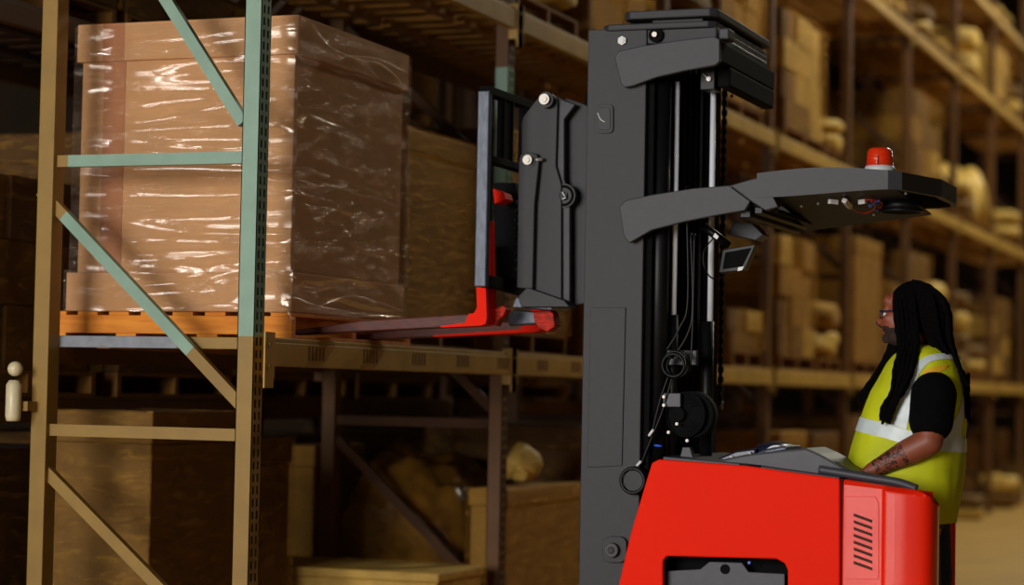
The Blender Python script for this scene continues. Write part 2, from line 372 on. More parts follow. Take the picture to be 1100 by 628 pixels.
def load(y0, y1, z, h, kind, label, group='wrapped goods on the racks', x1=-K-.03, depth=1.0, kk='bgA', pl=True, seed=0, wrap=True):
    rnd = random.Random(seed+int(y0*10)+int(z*7))
    for n_ in range(NB+1):          # keep clear of the uprights
        u0, u1 = Y0+n_*BAY-.035, Y0+n_*BAY+.125
        if y0 < u1 and y1 > u0 and x1 < -K+.1:
            if (y0+y1)/2 > (u0+u1)/2: y0 = max(y0, u1)
            else: y1 = min(y1, u0)
    ly = y1-y0; cx = x1-depth/2; cy = (y0+y1)/2
    if pl:
        pallet(cx, cy, z, 'pallet under the '+label, 'pallets in the racking', lx=depth, ly=ly, h=.12); z += .12
    t = thing({'cartons':'carton_stack','sacks':'sack_pile','heap':'plastic_covered_heap','crate':'large_crate'}[kind], label, {'cartons':'carton stack','sacks':'sack pile','heap':'covered load','crate':'crate'}[kind], (cx, cy, z), group)
    if kind == 'cartons':
        tiers = max(2, round(h/.27)); hh = h/tiers; ny = max(2, round(ly/.45))
        for i in range(tiers):
            for j in range(ny):
                if i == tiers-1 and rnd.random() < .25: continue
                jx = rnd.uniform(0,.05); a = y0+ly*j/ny; b = y0+ly*(j+1)/ny
                kx = rnd.choice([kk, kk, 'bgB', 'bgC' if kk!='bgD' else 'bgB', 'bgB'])
                MB().box((x1-depth+.02, a+.004, z+i*hh), (x1-jx, b-.004, z+(i+1)*hh-.006), kx).build('carton', t, .006)
    elif kind == 'sacks':
        tiers = max(2, round(h/.24)); hh = h/tiers; ny = max(2, round(ly/.5))
        for i in range(tiers):
            for j in range(ny):
                a = y0+ly*(j+.5)/ny+rnd.uniform(-.03,.03); m = MB()
                m.ball((cx+rnd.uniform(-.03,.03), a, z+(i+.56)*hh), (depth*.5, ly/ny*.56, hh*.56), rnd.choice([kk,'bgC','bgB']), 20, 14); 
            for v_ in m.v:
                q_ = v_-Vector((cx,a,z+(i+.56)*hh)); f_ = 1+.25*noise.noise(v_*4+Vector((seed,0,0)))+.30*noise.noise(v_*10)
                v_.x = cx+max(-depth*.5,min(depth*.5,q_.x*1.35*f_)); v_.y = a+max(-ly/ny*.5,min(ly/ny*.5,q_.y*1.2*f_)); v_.z = max(z+.001, z+(i+.56)*hh+q_.z*f_)
            m.build('sack', t)
    elif kind == 'heap':
        m = MB(); nx, ny = 14, 18; vs_ = []
        for i in range(nx+1):
            for j in range(ny+1):
                x = x1-depth+depth*i/nx; y = y0+ly*j/ny; e = min(i,nx-i)/nx*2; f = min(j,ny-j)/ny*2
                zz = h*(1-.3*(1-min(1,e*2.4))**2-.25*(1-min(1,f*2.4))**2)-.22*h*(i/nx)+noise.noise(Vector((x*3,y*3,seed)))*.22*h+noise.noise(Vector((x*9,y*9,seed)))*.07*h
                vs_.append((x, y, z+max(.02,zz)))
        m.add(vs_, [(i*(ny+1)+j,(i+1)*(ny+1)+j,(i+1)*(ny+1)+j+1,i*(ny+1)+j+1) for i in range(nx) for j in range(ny)], kk, True)
        top = lambda i,j: vs_[i*(ny+1)+j]
        per = [(i,0) for i in range(nx)]+[(nx,j) for j in range(ny)]+[(i,ny) for i in range(nx,0,-1)]+[(0,j) for j in range(ny,0,-1)]
        w = [top(*p) for p in per]; q = w+[(p[0],p[1],z) for p in w]; N = len(w)
        m.add(q, [(i,(i+1)%N,(i+1)%N+N,i+N) for i in range(N)]+[list(range(N,2*N))], kk, True)
        m.build('plastic_sheet', t)
    else:
        MB().box((x1-depth, y0, z), (x1, y1, z+h*.88), kk).build('crate_body', t, .01)
        MB().box((x1-depth-.01, y0-.01, z+h*.88), (x1+.01, y1+.01, z+h), kk).build('crate_lid', t, .01)
    if wrap and kind in ('cartons','crate'):
        m = MB(); shell(m, (x1-depth-.02, y0-.02, z), (x1+.02, y1+.02, z+h+.005), 'bgfilm', .02, .12, (2,2,4), seed); m.build('stretch_wrap', t)
    return t
def yx(px, X=-K): # distance down the aisle of a picture column on the rack face
    return onX(px, 420, X).y
# ------------------------------------------------------------------ near load on its pallet
m = MB(); y_ = 8.1765; a = onY(62,369,y_); b = onY(190,369,y_); zt = LV[0]+.06
m.box((a.x, y_, zt-.052), (b.x, y_+.0075, zt-.002), 'blue_steel'); m.box((b.x, y_, zt-.052), (-K-.002, y_+.0075, zt-.002), 'tan_steel')
m.base = Vector((-4.7, y_, zt-.052))
tag(m.build('deck_end_rail', bevel=.003), 'blue-grey steel rail under the near side of the orange pallet', 'rail')
XP = -K+.0
Yp = onX(313,350,XP).y; Yq = onX(441,366,XP).y; xl = onY(50,348,Yp).x
ZP = LV[0]+.0605
HP = onY(311,335.5,Yp).z-ZP
pallet((XP+xl)/2, (Yp+Yq)/2, ZP, 'orange wooden pallet under the tall wrapped carton', 'main pallet', 'wood', lx=XP-xl, ly=Yq-Yp, h=HP, near=True)
print('PALLET', XP, xl, Yp, Yq, ZP, HP)
c0 = onY(316,180,Yp); c1 = onY(78,180,Yp); zt = onY(320,15,Yp).z; zb = ZP+HP
x1, x0 = c0.x, c1.x; yA = Yp+.01; yB = onX(437,200,x1).y
cx, cy = (x0+x1)/2, (yA+yB)/2
t = thing('wrapped_carton', 'tall brown cardboard carton with lid, wrapped in clear stretch film, on the orange pallet', 'carton', (cx,cy,zb))
zl = onY(300,58,Yp).z; ztr = onY(300,292,Yp).z
MB().box((x0+.02,yA+.02,zb+.001), (x1-.022,yB-.02,zt-.01), 'carton').build('carton_body', t, .004)
m = MB(); m.box((x0,yA,zl), (x1,yB,zt), 'carton'); m.build('carton_lid', t, .005)
m = MB(); m.box((x0-.022,yA-.002,zb+.002), (x1-.002,yB,ztr), 'carton'); m.build('carton_tray', t, .005)
ta = onY(108,100,Yp).x; tb = onY(131,100,Yp).x
m = MB(); m.box((ta,yA+.017,ztr+.002), (tb,yA+.0205,zl-.002), 'tape'); m.box((ta,yA-.002,zl), (tb,yA+.001,zt-.002), 'tape'); m.build('tape_strip', t)
m = MB(); shell(m, (x0-.028,yA-.012,zb+.001), (x1+.006,yB+.012,ztr+.01), 'film', .022, .022, (1.0,1.0,7), 3)
shell(m, (x0-.006,yA-.008,ztr+.0), (x1+.008,yB+.01,zt-.012), 'film', .013, .022, (.9,.9,8), 11)
# loose film tail hanging over the near corner, ropes of bunched film
q = [onY(286,283,yA-.03), onY(297,300,yA-.035), onY(305,318,yA-.04), onY(309,332,yA-.04), onY(313,346,yA-.04)]
m.tube(smoothpath(q,5), [.004+.007*math.sin(i/20*3.1)+(.012 if i>18 else 0) for i in range(21)], 'film', 8)
for sgn, pts in ((0,[(330,20),(352,48),(380,62),(412,70),(438,96)]), (1,[(336,24),(362,60),(376,60),(410,64),(436,78)]), (2,[(312,318),(350,330),(400,338),(436,340)]), (3,[(340,330),(380,318),(434,334)])):
    m.tube(smoothpath([onX(a_,b_,x1+.02) for a_,b_ in pts],6), .004, 'film', 6)
m.build('stretch_wrap', t)

# ------------------------------------------------------------------ goods in the racks: first level
T1, T2, T3, T4 = [z+.061 for z in LV]
NB1 = Y0+BAY
def L(pxa, pxb, z, ytop_px, kind, label, **kw):
    xx = kw.get('x1', -K-.03); ya = yx(pxa, xx); yb = yx(pxb, xx); zt_ = onX(pxa, ytop_px, xx).z
    load(ya, yb, z, max(.15, zt_-z-.12), kind, label, **kw)
# bay one behind the big carton / bay two seen between carton and truck
load(Yq+.12, Y0+BAY-.12, T1, .95, 'crate', 'dark carton behind the big wrapped carton, seen left of the fork carriage', kk='bgB', x1=-K-.1, seed=3)
load(Y0+BAY+.15, Y0+BAY+1.3, T1, 1.1, 'crate', 'dark brown crate on the beams behind the fork carriage', kk='bgD', x1=-K-.1, seed=4)
load(Y0+BAY+1.45, Y0+2*BAY-.15, T1, 1.0, 'cartons', 'carton stack behind the mast on the second level', kk='bgB', seed=5)
L(786, 822, T1, 330, 'cartons', 'short carton stack between mast and first tall stack on the second level', kk='bgB', seed=6)
L(838, 874, T1, 250, 'cartons', 'tall pale carton stack under the overhead guard arm', kk='bgA', seed=7)
L(879, 902, T1, 322, 'sacks', 'low sack pile under the red beacon', kk='bgA', seed=8)
L(917, 944, T1, 252, 'crate', 'pale round-topped tall load just left of the operator head', kk='bgA', seed=9)
L(948, 966, T1, 300, 'cartons', 'carton stack behind the operator face', kk='bgB', seed=10)
L(978, 998, T1, 268, 'cartons', 'carton stack above the operator hair', kk='bgB', seed=11)
L(1001, 1018, T1, 300, 'sacks', 'sack pile behind the operator hair', kk='bgA', seed=12)
L(1028, 1042, T1, 310, 'sacks', 'narrow pale sack pile right of the operator shoulder', kk='bgA', seed=13)
L(1046, 1060, T1, 370, 'sacks', 'low sack pile right of the operator shoulder', kk='bgB', seed=14)
L(1068, 1084, T1, 318, 'cartons', 'pale stack near the right picture edge on the second level', kk='bgC', seed=15)
# third level
load(Y0+BAY+.2, Y0+BAY+1.2, T2, .55, 'sacks', 'pale sacks on the upper beams left of the mast top', kk='bgC', seed=16)
load(Y0+BAY+1.4, Y0+2*BAY-.2, T2, .9, 'cartons', 'pale cartons on the upper beams beside the mast top', kk='bgA', seed=17)
load(Y0+2*BAY+.2, Y0+2*BAY+1.25, T2, .9, 'sacks', 'sacks hidden behind the mast head', kk='bgA', seed=18)
load(Y0+2*BAY+1.45, Y0+3*BAY-.15, T2, 1.0, 'cartons', 'cartons showing right of the mast head', kk='bgA', seed=19)
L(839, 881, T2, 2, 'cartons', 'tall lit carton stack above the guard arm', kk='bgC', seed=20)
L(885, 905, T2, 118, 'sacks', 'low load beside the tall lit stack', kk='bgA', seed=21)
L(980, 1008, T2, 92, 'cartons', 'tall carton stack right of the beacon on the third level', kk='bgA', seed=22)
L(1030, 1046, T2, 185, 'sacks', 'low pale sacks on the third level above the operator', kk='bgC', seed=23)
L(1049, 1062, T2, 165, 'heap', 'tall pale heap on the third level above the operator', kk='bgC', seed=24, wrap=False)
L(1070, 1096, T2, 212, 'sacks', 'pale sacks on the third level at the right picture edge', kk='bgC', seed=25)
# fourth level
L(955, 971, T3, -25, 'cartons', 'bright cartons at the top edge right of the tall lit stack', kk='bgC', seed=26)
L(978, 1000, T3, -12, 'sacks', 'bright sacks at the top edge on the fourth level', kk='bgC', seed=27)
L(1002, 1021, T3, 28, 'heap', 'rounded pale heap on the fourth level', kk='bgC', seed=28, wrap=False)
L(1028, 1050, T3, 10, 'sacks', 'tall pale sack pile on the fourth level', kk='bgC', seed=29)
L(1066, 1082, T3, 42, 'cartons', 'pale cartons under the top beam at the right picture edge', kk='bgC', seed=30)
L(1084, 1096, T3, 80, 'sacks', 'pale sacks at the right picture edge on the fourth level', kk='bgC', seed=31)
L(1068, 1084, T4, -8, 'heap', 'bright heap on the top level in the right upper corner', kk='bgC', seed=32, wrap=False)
# floor level
F = 0.0
zlow = .56
for (ya, yb, lab) in ((Y0+.1, Y0+BAY-.1, 'first'), (Y0+BAY+.1, Y0+2*BAY-.1, 'second')): pass
def fload(pxl, pxr, ytop, Ya, Yb, kind, label, kk, seed, **kw):     # load standing on the floor
    xl_ = onY(pxl, ytop, Ya).x; xr_ = onY(pxr, ytop, Ya).x; z_ = onY((pxl+pxr)/2, ytop, Ya).z
    load(Ya, Yb, 0, z_-(.12 if kw.get('pl', True) else 0), kind, label, kk=kk, x1=xr_, depth=xr_-xl_, seed=seed, **kw)
fload(55, 163, 441, 8.6, 9.4, 'crate', 'big brown wrapped carton on the floor at the lower left', 'bgB', 41)
fload(196, 262, 470, 9.5, 10.0, 'crate', 'dark carton on the floor behind the big brown wrapped carton', 'bgD', 40)
fload(205, 470, 609, 10.15, 10.75, 'crate', 'low pale crate on the floor at the bottom of the first bay', 'bgC', 43)
fload(291, 337, 478, 11.1, 11.7, 'crate', 'upright pale carton behind the rear upright of the second frame', 'bgA', 44)
fload(362, 500, 484, 11.15, 12.3, 'heap', 'plastic covered heap below the fork blades', 'bgS', 42, wrap=False)
load(Y0+BAY+.13, Y0+BAY+1.38, 0, .78, 'crate', 'brown crate on the floor left of the mast', kk='bgA', x1=-K-.02, depth=.2, seed=45)
m = MB(); p = onX(562,523,-K-.13); m.base = Vector((p.x,p.y,.921)); m.ball((p.x,p.y,1.01), (.10,.13,.10), 'bgC', 16, 10)
for i in range(5): m.ball((p.x+random.uniform(-.07,.07),p.y+random.uniform(-.1,.1),.98), .05, 'bgC', 10, 7)

for v_ in m.v: v_ += (v_-Vector((p.x,p.y,1.0)))*(.5*noise.noise(v_*14)); v_.z = max(v_.z,.922)
tag(m.build('crumpled_film_bundle'), 'crumpled pale film bundle on the brown crate left of the mast', 'film bundle')
load(Y0+BAY+1.45, Y0+2*BAY-.12, 0, 1.1, 'crate', 'tall crate on the floor beside the mast', kk='bgD', seed=46)
load(Y0+2*BAY+.15, Y0+3*BAY-1.5, 0, 1.1, 'cartons', 'cartons on the floor behind the mast', kk='bgD', seed=47)
load(yx(835)+.1, yx(866), 0, 1.02, 'crate', 'pale crate on the floor above the console hump', kk='bgA', x1=-K, seed=48)
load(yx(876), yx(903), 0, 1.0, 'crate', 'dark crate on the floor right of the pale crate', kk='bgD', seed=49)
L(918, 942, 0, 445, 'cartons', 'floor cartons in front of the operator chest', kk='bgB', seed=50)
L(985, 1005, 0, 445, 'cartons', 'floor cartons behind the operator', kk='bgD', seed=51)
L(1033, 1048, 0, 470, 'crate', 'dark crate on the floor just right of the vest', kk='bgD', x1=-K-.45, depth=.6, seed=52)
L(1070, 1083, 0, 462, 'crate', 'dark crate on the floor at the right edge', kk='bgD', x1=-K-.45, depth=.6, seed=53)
load(yx(1036), yx(1050), 0, .28, 'sacks', 'low pale sacks on the floor right of the vest', kk='bgC', x1=-K+.12, depth=.5, pl=False, seed=54)
load(yx(1072), yx(1088), 0, .42, 'sacks', 'low pale sacks on the floor beside the right aisle upright', kk='bgC', x1=-K+.12, depth=.5, pl=False, seed=55)
# row behind
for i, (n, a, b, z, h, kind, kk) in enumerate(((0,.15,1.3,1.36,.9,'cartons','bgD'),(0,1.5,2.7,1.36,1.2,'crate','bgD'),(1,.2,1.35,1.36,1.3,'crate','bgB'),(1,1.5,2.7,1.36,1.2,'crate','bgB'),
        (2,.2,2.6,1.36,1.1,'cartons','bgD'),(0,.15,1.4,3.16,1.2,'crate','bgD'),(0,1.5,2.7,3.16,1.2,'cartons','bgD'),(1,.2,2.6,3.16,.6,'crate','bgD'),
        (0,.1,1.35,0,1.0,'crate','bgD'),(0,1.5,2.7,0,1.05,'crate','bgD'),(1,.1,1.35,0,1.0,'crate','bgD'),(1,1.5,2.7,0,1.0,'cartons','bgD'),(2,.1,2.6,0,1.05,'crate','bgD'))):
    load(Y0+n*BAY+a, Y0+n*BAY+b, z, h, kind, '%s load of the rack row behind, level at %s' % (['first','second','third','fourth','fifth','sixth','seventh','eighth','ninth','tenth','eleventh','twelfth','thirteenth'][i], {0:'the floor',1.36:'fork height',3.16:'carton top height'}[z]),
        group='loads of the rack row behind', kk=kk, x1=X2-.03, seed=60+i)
# pale can on the far left upright
p = onY(14,446,Y0-.1); t = thing('hanging_canister', 'pale round-topped canister at the far left upright', 'canister', (p.x, Y0-.1, p.z-.03))
r = .03; za = onY(14,452,Y0-.1).z; zb_ = onY(14,408,Y0-.1).z; zc_ = onY(15,396,Y0-.1).z
MB().tube([(p.x,Y0-.1,za),(p.x,Y0-.1,za+.02),(p.x,Y0-.1,zb_-.02),(p.x,Y0-.1,zb_)], [.028,.033,.033,.02], 'pale', 16).build('canister_body', t)
MB().ball((p.x+.004,Y0-.1,zc_), .032, 'pale').build('cap', t)
MB().box((p.x, Y0-.075, p.z+.02), (onY(40,440,Y0).x, Y0-.004, p.z+.06), 'tan_steel').build('holder_bracket', t)
# ------------------------------------------------------------------ reach truck
YN, YF = 8.70, 9.56                      # near and far side of the mast
TR = thing('reach_truck', 'red and grey stand-up reach truck lifting the wrapped carton into the rack', 'forklift', (-2.2, 9.1, 0))
def px_poly(px, Y, th, k, name, bevel=.004, parent=None):
    return MB().plate(px, Y, th, k).build(name, parent or TR, bevel)
xa = onY(632,30,YN).x; xb = onY(694,90,YN).x; ztop = onY(632,32,YN).z
def rail(y, s):                         # outer channel, web on the outside, s=+1 opens to +Y
    m = MB(); m.box((xa,min(y,y+s*.022),.05),(xb,max(y,y+s*.022),ztop),'grey')
    for x0_,x1_ in ((xa,xa+.03),(xb-.03,xb)): m.box((x0_,min(y+s*.02,y+s*.11),.05),(x1_,max(y+s*.02,y+s*.11),ztop),'grey' if s>0 else 'black')
    return m.build('mast_rail', TR, .004)
near_rail = rail(YN, 1); rail(YF, -1)
# plates, pocket and bolts on the near rail
q = [(634,330),(672,330),(668,500),(631,502)]
px_poly(q, YN-.007, .008, 'grey', 'doubler_plate', .002, near_rail)
def rrect(cx_, cy_, w_, h_, r_, n=5):
    out = []
    for sx, sy, a0 in ((1,-1,-90),(1,1,0),(-1,1,90),(-1,-1,180)):
        for i in range(n+1):
            a = R(a0+90*i/n); out.append((cx_+sx*(w_/2-r_)+r_*math.cos(a), cy_+sy*(h_/2-r_)+r_*math.sin(a)))
    return out
m = MB().plate(rrect(648.5,127.5,20,31,5), YN-.010, .011, 'grey'); m.plate(rrect(648.5,127.5,14,24,4), YN-.0125, .003, 'black'); m.build('pocket_cover', near_rail, .001)
m = MB(); m.tube(smoothpath([onY(642,121,YN-.014),onY(645,128,YN-.014),onY(650,131,YN-.014)],4), .002, 'white', 6); m.build('pull_wire', near_rail)
def hexbolt(px, py, Y, r, k='bolt', parent=None, name='bolt'):
    p = onY(px,py,Y); m = MB(); m.cyl(p, p+Vector((0,-.014,0)), r, k, 6); m.cyl(p+Vector((0,-.013,0)), p+Vector((0,-.018,0)), r*.6, k, 12)
    return m.build(name, parent or TR)
hexbolt(669,44,YN,.019,'white',near_rail)
m = MB(); p = onY(660,590,YN); m.plate(rrect(660,590,26,28,8), YN-.02, .021, 'grey'); m.cyl(p+Vector((0,-.02,0)), p+Vector((0,-.045,0)), .03, 'grey2', 24); m.cyl(p+Vector((0,-.045,0)), p+Vector((0,-.05,0)), .014, 'black', 12); m.build('pivot_boss', TR, .003)
# inner stages
def vbox(pxl, pxr, Ya, Yb, k, name, za=.08, zb=None, ypx=300):
    a = onY(pxl,ypx,Ya).x; b = onY(pxr,ypx,Ya).x
    return MB().box((a,Ya,za),(b,Yb,zb or ztop-.1),k).build(name, TR, .004)
vbox(692,700,YN+.03,YN+.12,'matblack','inner_rail')
def vrod(px, Y, r, k, name, y0_, y1_, n=24, parent=None):
    c = onY(px,300,Y); z0 = onY(px,y0_,Y).z; z1 = onY(px,y1_,Y).z
    return MB().cyl((c.x,Y,z0),(c.x,Y,z1), r, k, n).build(name, parent or TR)
vrod(708,8.80,.040,'black','lift_cylinder',500,85)
o = vrod(724.5,8.86,.011,'chrome','piston_rod',345,88); vrod(724,8.86,.021,'black','cylinder_barrel',500,338)
vrod(763.5,8.98,.0125,'chrome','piston_rod',352,100); vrod(761,8.98,.027,'black','cylinder_barrel',500,345)
m = MB()
for i, px in enumerate((733,739,745,751)):
    c = onY(px,300,9.12).x; m.box((c-.009,9.12,.3),(c+.006,9.16,ztop-.05),'black')
c = onY(733,300,9.16).x; m.box((c-.02,9.155,.3),(c+.13,9.18,ztop-.05),'matblack'); m.build('carriage_guide', TR, .002)
c = onY(742,300,9.02).x
MB().box((onY(704,300,9.3).x,9.3,.1),(onY(768,300,9.3).x,9.36,ztop-.08),'matblack').build('inner_rail', TR, .004)
# chain
m = MB(); c = onY(776,270,9.40); z = onY(776,436,9.4).z; z1 = onY(776,98,9.4).z; i = 0
while z < z1:
    w_ = .011 if i%2 else .006; m.box((c.x-w_, 9.40-.012+(.004 if i%2 else 0), z), (c.x+w_, 9.412, z+.024), 'black'); z += .021; i += 1
m.build('lift_chain', TR)
vrod(776,9.4,.012,'bolt','chain_anchor',440,431)
# mast head
def slab(pl, pr, ytop, ybot, k, name, Ya=YN-.02, Yb=YF, bev=.006, chamfer=0):
    a = onY(pl,ytop,Ya); b = onY(pr,ytop,Ya); zt_ = onY((pl+pr)/2,ytop,Ya).z; zb_ = onY((pl+pr)/2,ybot,Ya).z
    c_ = chamfer
    pts = [Vector((a.x+c_,Ya,zb_)),Vector((b.x-c_,Ya,zb_)),Vector((b.x,Ya+c_,zb_)),Vector((b.x,Yb-c_,zb_)),Vector((b.x-c_,Yb,zb_)),Vector((a.x+c_,Yb,zb_)),Vector((a.x,Yb-c_,zb_)),Vector((a.x,Ya+c_,zb_))]
    if not c_: pts = [Vector((a.x,Ya,zb_)),Vector((b.x,Ya,zb_)),Vector((b.x,Yb,zb_)),Vector((a.x,Yb,zb_))]
    return MB().prism(pts, (0,0,zt_-zb_), k).build(name, TR, bev)
slab(669,770,10,19,'grey','head_plate',YN-.02,YF+.03,.006,.03)
slab(646,768,24,31,'grey','head_plate',YN-.015,YF+.02,.006,.03)
slab(700,756,18,26,'black','head_spacer',YN+.03,YF-.05)
slab(690,770,30,46,'grey','cross_member',YN+.01,YF)
slab(772,783,30,42,'grey2','head_block',YN+.02,YN+.12)
slab(756,778,40,58,'black','cross_member',YN+.12,YF-.02)
m = MB(); p = onY(705,38,YN+.0); m.cyl(p, p+Vector((0,-.012,0)), .03,'matblack',20); m.cyl(p+Vector((0,-.011,0)), p+Vector((0,-.03,0)), .011,'bolt',12); m.build('chain_sheave', TR)
upper = [(660,62),(664,55),(690,49),(730,43),(767,39),(773,42),(773,66),(768,70),(735,76),(705,83),(680,92),(671,94),(667,90)]
px_poly(upper, YN-.045, .03, 'grey2', 'upper_bracket')
px_poly(upper, YF+.02, .03, 'black', 'upper_bracket')
a = onY(769,44,YN); z1 = a.z; z0 = onY(769,66,YN).z
MB().box((a.x-.03,YN-.02,z0),(a.x+.022,YF+.04,z1),'matblack').build('bracket_cross_tube', TR, .006)
zz0 = onY(769,80,YN+.5).z
MB().box((a.x-.03,YN+.14,z0-.085),(a.x+.024,YF+.03,z0-.001),'matblack').build('bracket_foot', TR, .008)
m = MB(); p = onY(762,82,8.85); m.box((p.x-.035,8.83,p.z-.06),(p.x+.03,8.93,p.z+.07),'black'); m.build('rod_clevis', TR, .005)
hexbolt(762,85,8.83,.011,'bolt')
m = MB(); m.tube([onY(755,79,8.82),onY(761,85,8.82)], .002, 'white', 6); m.build('cotter_wire', TR)
m = MB(); c = onY(786,103,9.4); m.ball(c,.008,'beacon'); m.build('reflector_dot', TR)

# overhead guard: mast arm, joint, hood
arm = [(665,222),(672,215),(700,209),(745,202),(783,199),(806,216),(800,226),(770,231),(735,238),(700,247),(681,258),(676,261),(670,254)]
armo = px_poly(arm, YN-.05, .03, 'grey2', 'guard_arm')
px_poly(arm, YF+.02, .03, 'black', 'guard_arm')
seg = [(784,199),(808,192),(820,190),(836,222),(822,226),(808,217)]
px_poly(seg, YN-.055, .045, 'grey2', 'guard_joint')
p = onY(783,200,YN); r_ = onY(806,217,YN); 
m = MB()
for (u0,v0,u1,v1) in ((784,202,806,218),(806,216,836,224)):
    a = onY(u0,v0,YN-.01); b = onY(u1,v1,YN-.01)
    m.prism([a, b, b-Vector((0,0,.018)), a-Vector((0,0,.018))], (0,YF-YN+.03,0), 'matblack')
m.build('guard_pan', TR, .003)
m = MB(); a = onY(800,226,YN); 
m.box((a.x-.02,YN,a.z-.03),(a.x+.025,YF+.02,a.z+.01),'black'); m.box((a.x+.04,YN,a.z-.015),(a.x+.075,YF+.02,a.z+.015),'black'); m.build('guard_cross_tube', TR, .004)
# hood band (plan outline with rounded rear corner)
YH0, YH1 = YN-.06, YF+.02
def hoodx(px, py): return onY(px,py,YH0).x
zt0 = onY(815,186,YH0).z; zb0 = onY(815,212,YH0).z; zt1 = onY(955,184,YH0).z; zb1 = onY(955,203,YH0).z
hx0 = hoodx(813,190); hx1 = hoodx(962,190); hx2 = hx1+.12
path = [(hx0,YH0),(hx0+.12,YH0),(hx0+.25,YH0),(hx0+.4,YH0),(hx1-.03,YH0),(hx1+.02,YH0+.03),(hx2-.02,YH0+.30),(hx2,YH0+.36),(hx2,YH1-.22),(hx2-.03,YH1-.06),(hx2-.11,YH1),(hx1-.2,YH1),(hx0+.2,YH1),(hx0,YH1)]
def hz(x, y):
    t_ = min(1,max(0,(x-hx0)/(hx1-hx0)))
    top = zt0+(zt1-zt0)*t_+.02*math.sin(math.pi*t_); bot = zb0+(zb1-zb0)*(3*t_*t_-2*t_**3)
    return top, bot
m = MB(); vs_ = []
# refine path
pp = []
for i in range(len(path)-1):
    a = Vector(path[i]+(0,)); b = Vector(path[i+1]+(0,)); n_ = max(1,int((b-a).length/.05))
    for j in range(n_): pp.append(a.lerp(b,j/n_))
pp.append(Vector(path[-1]+(0,)))
cen = Vector(((hx0+hx2)/2,(YH0+YH1)/2,0))
outer = []; inner = []
for p in pp:
    tp, bt = hz(p.x,p.y); d = (cen-p).normalized()*.03
    outer += [Vector((p.x,p.y,tp)), Vector((p.x,p.y,bt))]; q_ = p+d; inner += [Vector((q_.x,q_.y,tp-.0)), Vector((q_.x,q_.y,bt))]
n_ = len(pp); vs_ = outer+inner; O = 2*n_
f = []
for i in range(n_-1):
    a,b,c_,d_ = 2*i,2*i+1,2*i+3,2*i+2
    f += [(a,b,c_,d_),(O+a,O+d_,O+c_,O+b),(b,O+b,O+c_,c_)]
m.add(vs_, f, 'grey2')
tops = [Vector((p.x,p.y,hz(p.x,p.y)[0])) for p in pp]
m.add(tops+[t_-Vector((0,0,.012)) for t_ in tops], [list(range(n_)), list(range(2*n_-1,n_-1,-1))], 'grey2')
hood = m.build('guard_hood', TR)
# sloping underside pan
pan = [onY(836,222,YH0+.05), onY(868,248,YF-.1), onY(1000,228,YF-.1), onY(962,206,YH0+.05)]
pan = [Vector((hx0+.06,YH0+.04,zb0+.005)), Vector((hx0+.03,YF-.12,onY(866,248,YF-.12).z)), Vector((hx2-.12,YF-.12,onY(985,231,YF-.12).z)), Vector((hx1-.02,YH0+.05,zb1+.01))]
MB().prism(pan, (0,0,.008), 'navy').build('underside_pan', TR, .002)
def onpan(px, py, lift=.006):
    o_, nrm = pan[0], (pan[1]-pan[0]).cross(pan[3]-pan[0]).normalized(); d_ = ray(px,py)
    p_ = CO+d_*((o_-CO).dot(nrm)/d_.dot(nrm)); return p_-Vector((0,0,lift))
c = onpan(968,221,.0); m = MB(); m.cyl(c+Vector((0,0,.02)), c-Vector((0,0,.02)), .085, 'black', 32)
for i in range(9):
    y = c.y-.07+.0175*i; hw = math.sqrt(max(.0001,.08**2-(y-c.y)**2)); m.box((c.x-hw,y,c.z-.028),(c.x+hw,y+.006,c.z-.018),'matblack')
m.torus(c-Vector((0,0,.022)), (0,0,1), .085, .007, 'black'); m.build('round_fan_grille', TR)
def wire(pts, k, r=.0035, name='wire'):
    return MB().tube(smoothpath([onpan(*p) for p in pts],6), r, k, 6).build(name, TR)
wire([(905,213),(912,219),(920,225),(931,227),(940,221),(936,214)],'wirer')
wire([(928,213),(938,213),(947,216),(946,222),(940,221)],'wirer')
wire([(934,221),(940,215),(945,214)],'wireb',.005); wire([(934,219),(940,223),(946,224)],'wireb',.005)
for (a_,b_) in (((907,212),(913,219)),((891,213),(899,214)),((923,214),(930,213))):
    MB().bar(onpan(*a_,.012), onpan(*b_,.012), .018, .018, 'white').build('wire_connector', TR)
for p_ in ((879,217),(861,220),(939,229),(973,206)): MB().ball(onpan(*p_), .007, 'bolt',8,6).build('rivet', TR)
# beacon on the hood
bx = onY(945,180,YH0+.10); ztb = hz(bx.x,0)[0]; m = MB()
t_ = ztb+.001; r0 = 14.5/266
m.tube([(bx.x,bx.y,t_+.022),(bx.x,bx.y,t_+.05),(bx.x,bx.y,t_+.085),(bx.x,bx.y,t_+.093)], [r0,r0*.97,r0*.9,r0*.75], 'beacon', 28)
for zz_ in (.03,.045,.06,.075): m.torus((bx.x,bx.y,t_+zz_), (0,0,1), r0*.965-(zz_-.03)*.08, .003, 'beacon', 28, 6)
bo = m.build('beacon_lens', TR); 
m = MB(); m.tube([(bx.x,bx.y,t_),(bx.x,bx.y,t_+.008),(bx.x,bx.y,t_+.022)], [r0*1.15,r0*1.15,r0*1.02], 'white', 28); m.build('beacon_base', TR)
m = MB(); m.torus((bx.x,bx.y,t_+.056), (0,1,0), .001, .0015, 'matblack',8,6)
m.tube([(bx.x+.005,bx.y-r0*1.02,t_+.022),(bx.x+.003,bx.y-r0*.97,t_+.055),(bx.x-.004,bx.y-r0*.6,t_+.096)], .0018,'matblack',6); m.build('lens_cage_wire', TR)
